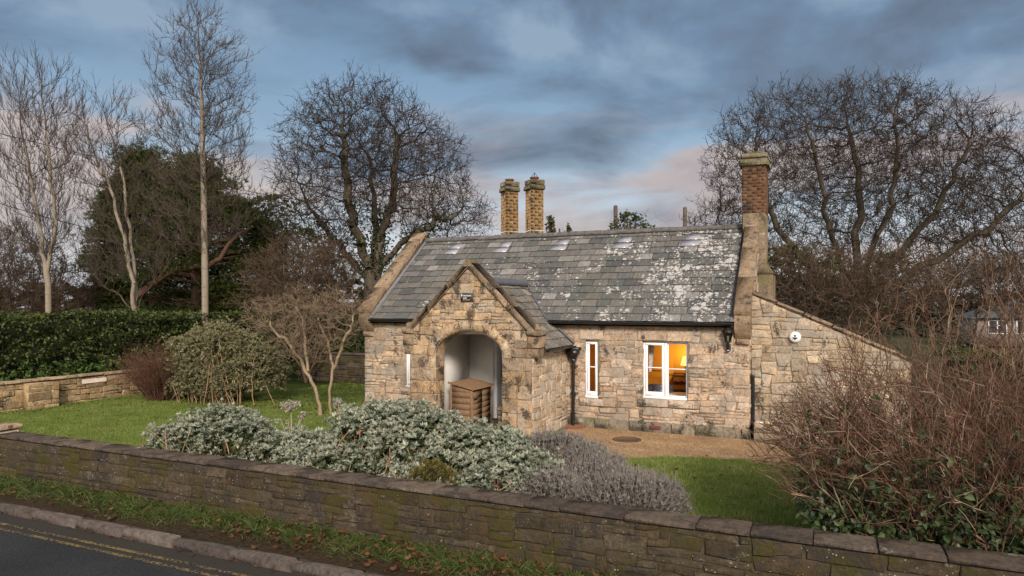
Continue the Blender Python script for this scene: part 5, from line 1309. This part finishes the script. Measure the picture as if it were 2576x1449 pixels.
# brown scrub
def scrub(label,px,Z,ells,n,mat,step=.3,tw=None,name='scrub_tree'):
    b=tb(px,Z); S=[([b,b+[0,0,.3]],-1)]+[([b+[rng.normal(0,.1),rng.normal(0,.1),.3],b+[math.cos(a)*1.0,math.sin(a)*.8,1.6]],0) for a in (0.3,1.5,2.6,4,5.2)]
    return bare(name,label,'tree',S,ells,n,mat,mat,step,6.,.42,(0,0,.12),.35,.0085,.045,tw or dict(k=4,L=(.25,.55),thin=.03,rr=.010,up=.2,spread=.9,gen=2),iters=90)
scrub('dense brown bare scrub tree between the pine and the oak',770,25.,[E(760,690,25.,135,95,2.0),E(720,740,25.,110,60,1.8),E(840,700,25.,60,100,1.6)],2600,M_brown)
scrub('dark brown bare scrub at the far left behind the hedge',50,33.,[E(45,690,33.,150,125,2.4),E(150,730,33.,80,70,2.0)],2300,M_brown)
scrub('brown bare scrub tree behind the lean-to wall',2110,21.,[E(2080,720,21.,140,105,1.8),E(2230,720,21.,150,90,1.8),E(1990,690,21.,60,90,1.4)],3600,M_brown)
scrub('grey brown bare scrub tree at the right edge behind the big shrub',2460,24.,[E(2420,700,24.,130,70,1.8),E(2550,720,24.,100,80,1.8)],1600,M_brown)
# evergreens showing behind roofs
def evergreen(name,label,blobs,n,L,mat,trunk=None):
    b=np.array(blobs); base=np.array([b[:,0].mean(),b[:,1].mean(),0.]); o=thing(name,label,'tree',base)
    p,nn=blob_surface(blobs,n,lump=.3); p=p-nn*np.abs(rng.normal(0,.12,len(p)))[:,None]; mb=MB(); rosettes(mb,p,unit(nn+[0,0,.5]+rng.normal(0,.4,nn.shape)),6,rng.uniform(*L,len(p)),.42,np.clip(rng.random((len(p),3))*.7+.3*vnoise(p[:,0]*3,p[:,2]*3)[:,None],0,1),(.4,1.2)); mb.build('crown',mat,o)
    mb=MB(); tube(mb,[base,base+[.05,0,b[:,2].mean()*.5],[b[:,0].mean(),b[:,1].mean(),b[:,2].max()]],[.12,.09,.03],7); stems_to(mb,base,p[:40],.03,.008,.1); mb.build('trunk',M_oak,o); return o
evergreen('evergreen_tree','round topped evergreen just showing over the slate ridge',[(*P(1585,575,26),.6,.6,.62),(*P(1555,590,26),.5,.5,.5),(*P(1625,595,26),.5,.5,.5),(*P(1575,560,26),.25,.25,.4)],620,(.06,.11),M_hedge)
evergreen('evergreen_sapling','small leafy evergreen sprig right of the twin chimneys',[(*P(1385,575,23),.16,.16,.42),(*P(1430,583,23),.14,.14,.2)],160,(.06,.10),M_hedge)
fan('bare_sapling','thin bare twigs poking over the slate ridge by the telegraph pole','sapling',(P(1600,700,25)[0],P(1600,700,25)[1],1.1),26,(5.6,6.4),(R(76),R(89)),.014,M_brown,.3,9,(.4,1.0),.005)
evergreen('holly_tree','dark holly behind the right-hand chimney base',[(*P(1985,700,23),.8,.8,1.1),(*P(1960,760,23),.9,.8,1.2),(*P(2040,760,23),1.,.8,1.)],1900,(.09,.14),M_hedge)
evergreen('ivy_clump','dark ivy covered stump at the foot of the huge oak',[(*P(2240,700,29),.9,.8,1.1),(*P(2080,720,29),.8,.8,1.3),(*P(2160,760,29),1.2,.8,1.3)],1700,(.09,.14),M_hedge)
# ---- the dark pine
Z=36.; pn=thing('dark_pine','broad dark pine with layered needles and a rusty red limb','pine',tb(500,Z))
M_pine=leaf_mat('pine_needles',[(.036,.056,.017),(.062,.088,.026),(.10,.125,.034),(.155,.165,.045)],.6,.2,.15)
M_pbark=bark_mat('pine_bark',[(.06,.04,.03),(.10,.06,.045),(.08,.05,.038)])
outl=[(385,(305,395)),(410,(297,550)),(440,(292,560)),(480,(280,550)),(520,(250,660)),(570,(245,705)),(620,(228,715)),(660,(212,730)),(700,(235,760)),(740,(240,740)),(780,(255,640)),(800,(300,560))]
pads=[];need=MB();limb=MB()
trunk=[tb(500,Z),P(498,700,Z),P(488,600,Z),P(470,500,Z),P(450,430,Z)]
tube(limb,trunk,[.38,.34,.28,.2,.1],9)
py_=[o[0] for o in outl]
for i in range(540):
    y=rng.uniform(388,795) if i<380 else (rng.uniform(620,795) if i<450 else rng.uniform(430,650)); lo=np.interp(y,py_,[o[1][0] for o in outl]); hi=np.interp(y,py_,[o[1][1] for o in outl])
    lo+=34; hi-=34
    x=lo+(hi-lo)*rng.random() if i%3 else (lo+abs(rng.normal(0,18)) if rng.random()<.6 else hi-abs(rng.normal(0,22)))
    if 398<x<442 and y<455 and rng.random()<.92: continue
    wd=(hi-lo)/2*Z/F; u=abs(x-(lo+hi)/2)/((hi-lo)/2+1e-6); dz=rng.normal(0,wd*.5*math.sqrt(max(.05,1-min(u,1)**2)))
    if i>=380: x=rng.uniform(330,640) if i<450 else rng.uniform(350,600); dz=abs(dz)+1.
    c=P(x,y,Z+dz); rx=rng.uniform(.4,.9); pads.append((c,rx))
    tp=np.array([np.interp(c[2]-.8,[t[2] for t in trunk],[t[k] for t in trunk]) for k in range(3)]); tp[2]=max(1.,min(c[2]-.6,trunk[-1][2]))
    k=np.linspace(0,1,6)[:,None]; mid=(tp+c)/2+[0,0,.15]; q=(1-k)**2*tp+2*k*(1-k)*mid+k**2*c; tube(limb,q,np.linspace(.045,.015,6),5,cap=False) if i%3==0 else 0
    out=unit((c-tp)*[1,1,.15]); m=int(95*rx); pp=c+np.stack([rng.normal(0,rx*.5,m),rng.normal(0,rx*.5,m),rng.normal(0,.24,m)],1)+out*rng.normal(0,.35,(m,1))
    rosettes(need,pp,unit(out*.9+[0,0,.5]+rng.normal(0,.4,(m,3))),6,rng.uniform(.16,.28,m),.13,np.clip(rng.random((m,3))*.7+rng.random()*.35,0,1),(.15,.9))
for y in np.arange(470,792,9.):      # flat layered sprays that break the outline
    for sd in (-1,1):
        if sd==1 and rng.random()<.35: continue
        lo=np.interp(y,py_,[o[1][0] for o in outl]); hi=np.interp(y,py_,[o[1][1] for o in outl]); x=(lo-rng.uniform(0,26)) if sd<0 else hi+rng.uniform(-12,16)
        c=P(x,y+rng.normal(0,3),Z+rng.normal(0,1.2)); L=rng.uniform(1.3,2.4); m=int(L*46); u=rng.random(m)**.8
        a_=np.array([CS,SN,0])*-sd; pp=c+a_*L*u[:,None]+np.stack([rng.normal(0,.22,m)*(.3+u),rng.normal(0,.3,m)*(.3+u),rng.normal(0,.05,m)+.16*u],1)
        rosettes(need,pp,unit(-a_+[0,0,.25]+rng.normal(0,.3,(m,3))),6,rng.uniform(.14,.24,m),.14,np.clip(rng.random((m,3))*.7+rng.random()*.35,0,1),(.1,.8))
        tube(limb,[c,c+a_*L],[.012,.035],4,cap=False)
need.build('crown',M_pine,pn); limb.build('trunk',M_pbark,pn)
mb=MB(); tube(mb,[P(x,y,34.2) for x,y in ((345,745),(385,714),(415,692),(450,678),(490,671),(525,668),(555,650),(575,615),(600,588),(640,570))],[.16,.17,.16,.15,.14,.13,.12,.1,.08,.03],9); tube(mb,[P(x,y,34.3) for x,y in ((470,674),(490,700),(500,715))],[.08,.07,.03],7)
mb.build('limb',bark_mat('rusty_bark',[(.15,.08,.058),(.21,.115,.08),(.175,.095,.068)]),pn,True)
# far pines right of the dark pine
def fur(label,blobs): return evergreen('distant_conifer',label,blobs,1500,(.14,.24),M_pine)
fur('lower shaggy conifer to the right of the dark pine',[(*P(690,560,40),1.6,1.4,1.6),(*P(740,640,40),1.8,1.4,1.7),(*P(800,690,40),1.6,1.4,1.4),(*P(650,640,40),1.6,1.4,1.6)])

# ================================================================= poles, wires, bungalow
M_pole=bark_mat('weathered_pole',[(.10,.08,.065),(.15,.12,.095),(.12,.095,.075)])
for px,yt,Zp,lab in ((1548.5,519,40.,'taller weathered pole standing behind the slate ridge, nearer the evergreen'),(1723,523,42.,'weathered pole standing behind the slate ridge, nearer the right-hand chimney')):
    b=tb(px,Zp); t_=P(px,yt,Zp); o=thing('telegraph_pole',lab,'pole',b,'poles behind the cottage')
    mb=MB(); tube(mb,[b,b+(t_-b)*.5,t_],[.16,.14,.115],10); mb.build('pole',M_pole,o)
    mb=MB(); lathe(mb,[(.12,t_[2]-.02),(.12,t_[2]+.02),(0,t_[2]+.09)],t_*[1,1,0],10); mb.build('cap',M_lead,o)
for k,(L,lab) in enumerate((([(-2600,-900,22),(-300,250,24),(0,336,27),(133,369,29),(400,436,33),(689,494,38),(1000,540,44)],'thin overhead wire crossing the upper left sky'),([(-2600,-300,22),(-300,440,24),(0,512,27),(117,547,29),(239,578,31),(420,622,34)],'lower thin overhead wire running into the pine'))):
    mb=MB(); tube(mb,[P(x,y,z) for x,y,z in L],.014,4); tag(mb.build('overhead_wire',M_iron),lab,'wire',None)
bl=thing('bungalow','low distant bungalow with grey roof and white windows at the right edge','bungalow',P(2610,HY,46)*[1,1,0])
bb=P(2610,HY,46); bx,by=bb[0],bb[1]
mb=MB(); box(mb,bx-3.4,bx+9,by,by+6,0,1.95); mb.build('wall',simple('pale_render',(.45,.38,.33),.9),bl)
mb=MB(); V=[(bx-3.9,by-.4,1.93),(bx+9.4,by-.4,1.93),(bx+9.4,by+6.4,1.93),(bx-3.9,by+6.4,1.93),(bx-.4,by+3,3.35),(bx+6,by+3,3.35)]
mb.add(V,[[0,1,5,4],[2,3,4,5]]); mb.add(V,[[1,2,5],[3,0,4]]); mb.add(V,[[0,3,2,1]]); mb.build('roof',simple('grey_tiles',(.10,.105,.11),.8,.3,3),bl)
for x in (-2.8,-1.2,.6,2.4):
    mb=MB(); z0,z1=.9,1.72
    for q in ((x,x+.07,z0,z1),(x+1.03,x+1.1,z0,z1),(x,x+1.1,z1,z1+.07),(x,x+1.1,z0-.07,z0),(x+.5,x+.57,z0,z1)): box(mb,bx+q[0],bx+q[1],by-.06,by-.004,q[2],q[3])
    w=mb.build('window',M_white,bl); mb=MB(); box(mb,bx+x+.071,bx+x+1.029,by-.03,by-.01,z0,z1); mb.build('pane',simple('dark_glass',(.05,.06,.07),.1,.1,3,.6),w)
# distant wooded skyline all round (a far mass)
mb=MB(); M_far=leaf_mat('far_wood',[(.05,.045,.035),(.07,.06,.045),(.055,.06,.035)],.9,.05,.0)
n=5200; a=rng.uniform(-1.5,1.35,n)-YAW*0; d=rng.uniform(70,95,n); p=np.stack([np.sin(a)*d,np.cos(a)*d,rng.random(n)**1.2*(3.2+2.2*vnoise(a*14,a*5))],1)
rosettes(mb,p,rng.normal(0,.4,(n,3))+[0,0,1.],5,rng.uniform(.7,1.3,n),.5,rng.random((n,3)),(.5,1.3)); tag(mb.build('far_wood',M_far),kind='stuff')
# ================================================================= sky, sun, camera
EXPOSURE=0.3
SUN_EL,SUN_AZ=R(27),R(150)        # azimuth clockwise from +Y: low light from behind the camera's right shoulder
w=bpy.data.worlds.new('World'); scn.world=w; w.use_nodes=True; nt=w.node_tree; nt.nodes.clear()
SKX,SKY=20.4,15.2
class WN(Mat):
    def __init__(s,t): s.t=t; s.co=None
wn=WN(nt); out=wn.new('ShaderNodeOutputWorld')
sky=wn.new('ShaderNodeTexSky',sky_type='NISHITA'); sky.sun_disc=False; sky.sun_elevation=SUN_EL; sky.sun_rotation=SUN_AZ; sky.air_density=1.2; sky.dust_density=1.5
tc=wn.new('ShaderNodeTexCoord'); d=tc.outputs['Generated']; sp=wn.new('ShaderNodeSeparateXYZ'); wn.set(sp.inputs[0],d)
z=wn.math('MAXIMUM',sp.outputs[2],0.0)
def sheetvec(kz,ox,oy,sx=1.0):
    c=wn.new('ShaderNodeCombineXYZ'); wn.set(c.inputs[0],wn.math('ADD',wn.math('MULTIPLY',sp.outputs[0],sx),ox)); wn.set(c.inputs[1],wn.math('ADD',wn.math('MULTIPLY',sp.outputs[1],sx),oy)); wn.set(c.inputs[2],wn.math('MULTIPLY',z,kz)); return c.outputs[0]
open_=wn.ramp(z,[(0,(.54,.53,.58)),(.07,(.64,.66,.70)),(.15,(.50,.60,.70)),(.24,(.27,.40,.55)),(.40,(.16,.28,.44))])
nA=wn.noise(2.1,8,.55,vec=sheetvec(3.0,SKX,2.2),dist=.5)      # big dark cloud sheets
nB=wn.noise(4.0,7,.55,vec=sheetvec(1.7,7.1,1.3),dist=.25)       # texture inside them
nC=wn.noise(2.3,7,.55,vec=sheetvec(5.0,SKY,9.4),dist=.5)      # low warm-lit banks
warm=wn.ramp(nB,[(.32,(.22,.225,.28)),(.45,(.40,.345,.36)),(.62,(.60,.50,.46))])
dark=wn.ramp(nB,[(.32,(.10,.13,.18)),(.44,(.13,.175,.245)),(.54,(.165,.245,.36)),(.66,(.28,.38,.50))])
band=wn.ramp(z,[(.02,.15),(.06,.55),(.12,1),(.22,1),(.29,0)])
col=wn.mix(wn.math('MULTIPLY',wn.ramp(nC,[(.43,0),(.55,.95)]),band),open_,warm)
cover=wn.math('ADD',nA,wn.ramp(z,[(.05,.27),(.16,.37),(.22,.44),(.28,.55),(.36,.68)]))
col=wn.mix(wn.ramp(cover,[(.97,0),(1.0,.3)]) if False else wn.ramp(wn.math('SUBTRACT',cover,.5),[(.45,0),(.61,.95)]),col,dark)
# unseen sky behind the camera, round the low sun, brightened as soft fill
sd_=np.array([math.sin(SUN_AZ),math.cos(SUN_AZ),.25]); sd_/=np.linalg.norm(sd_)
dp=wn.new('ShaderNodeVectorMath',operation='DOT_PRODUCT'); wn.set(dp.inputs[0],d); dp.inputs[1].default_value=sd_
glow=wn.ramp(dp.outputs['Value'],[(.0,0),(.85,1)])
col=wn.mix(glow,col,(1.12,1.0,.90))
b1=wn.new('ShaderNodeBackground'); wn.set(b1.inputs[0],col); b1.inputs[1].default_value=.9
b2=wn.new('ShaderNodeBackground'); wn.set(b2.inputs[0],sky.outputs[0]); b2.inputs[1].default_value=.06
ad=wn.new('ShaderNodeMixShader'); ad.inputs[0].default_value=.12
nt.links.new(b1.outputs[0],ad.inputs[1]); nt.links.new(b2.outputs[0],ad.inputs[2]); nt.links.new(ad.outputs[0],out.inputs[0])
sl_=bpy.data.lights.new('sun','SUN'); sl_.energy=2.9; sl_.angle=R(12); sl_.color=(1,.88,.76)
so=bpy.data.objects.new('sun',sl_); COL.objects.link(so)
dv=Vector((math.sin(SUN_AZ)*math.cos(SUN_EL),math.cos(SUN_AZ)*math.cos(SUN_EL),math.sin(SUN_EL))); so.rotation_euler=dv.to_track_quat('Z','Y').to_euler()
so.location=(6,-8,20)
cam=bpy.data.cameras.new('camera'); cam.lens=24; cam.sensor_width=36; cam.shift_y=(HY-724.5)/2576; cam.clip_end=3000; cam.clip_start=.1
co=bpy.data.objects.new('camera',cam); COL.objects.link(co); co.location=(0,0,H); co.rotation_euler=(R(90),0,YAW); scn.camera=co
scn.view_settings.view_transform='Standard'; scn.view_settings.look='None'; scn.view_settings.gamma=1; scn.view_settings.exposure=EXPOSURE
scn.cycles.max_bounces=8; scn.cycles.transparent_max_bounces=12
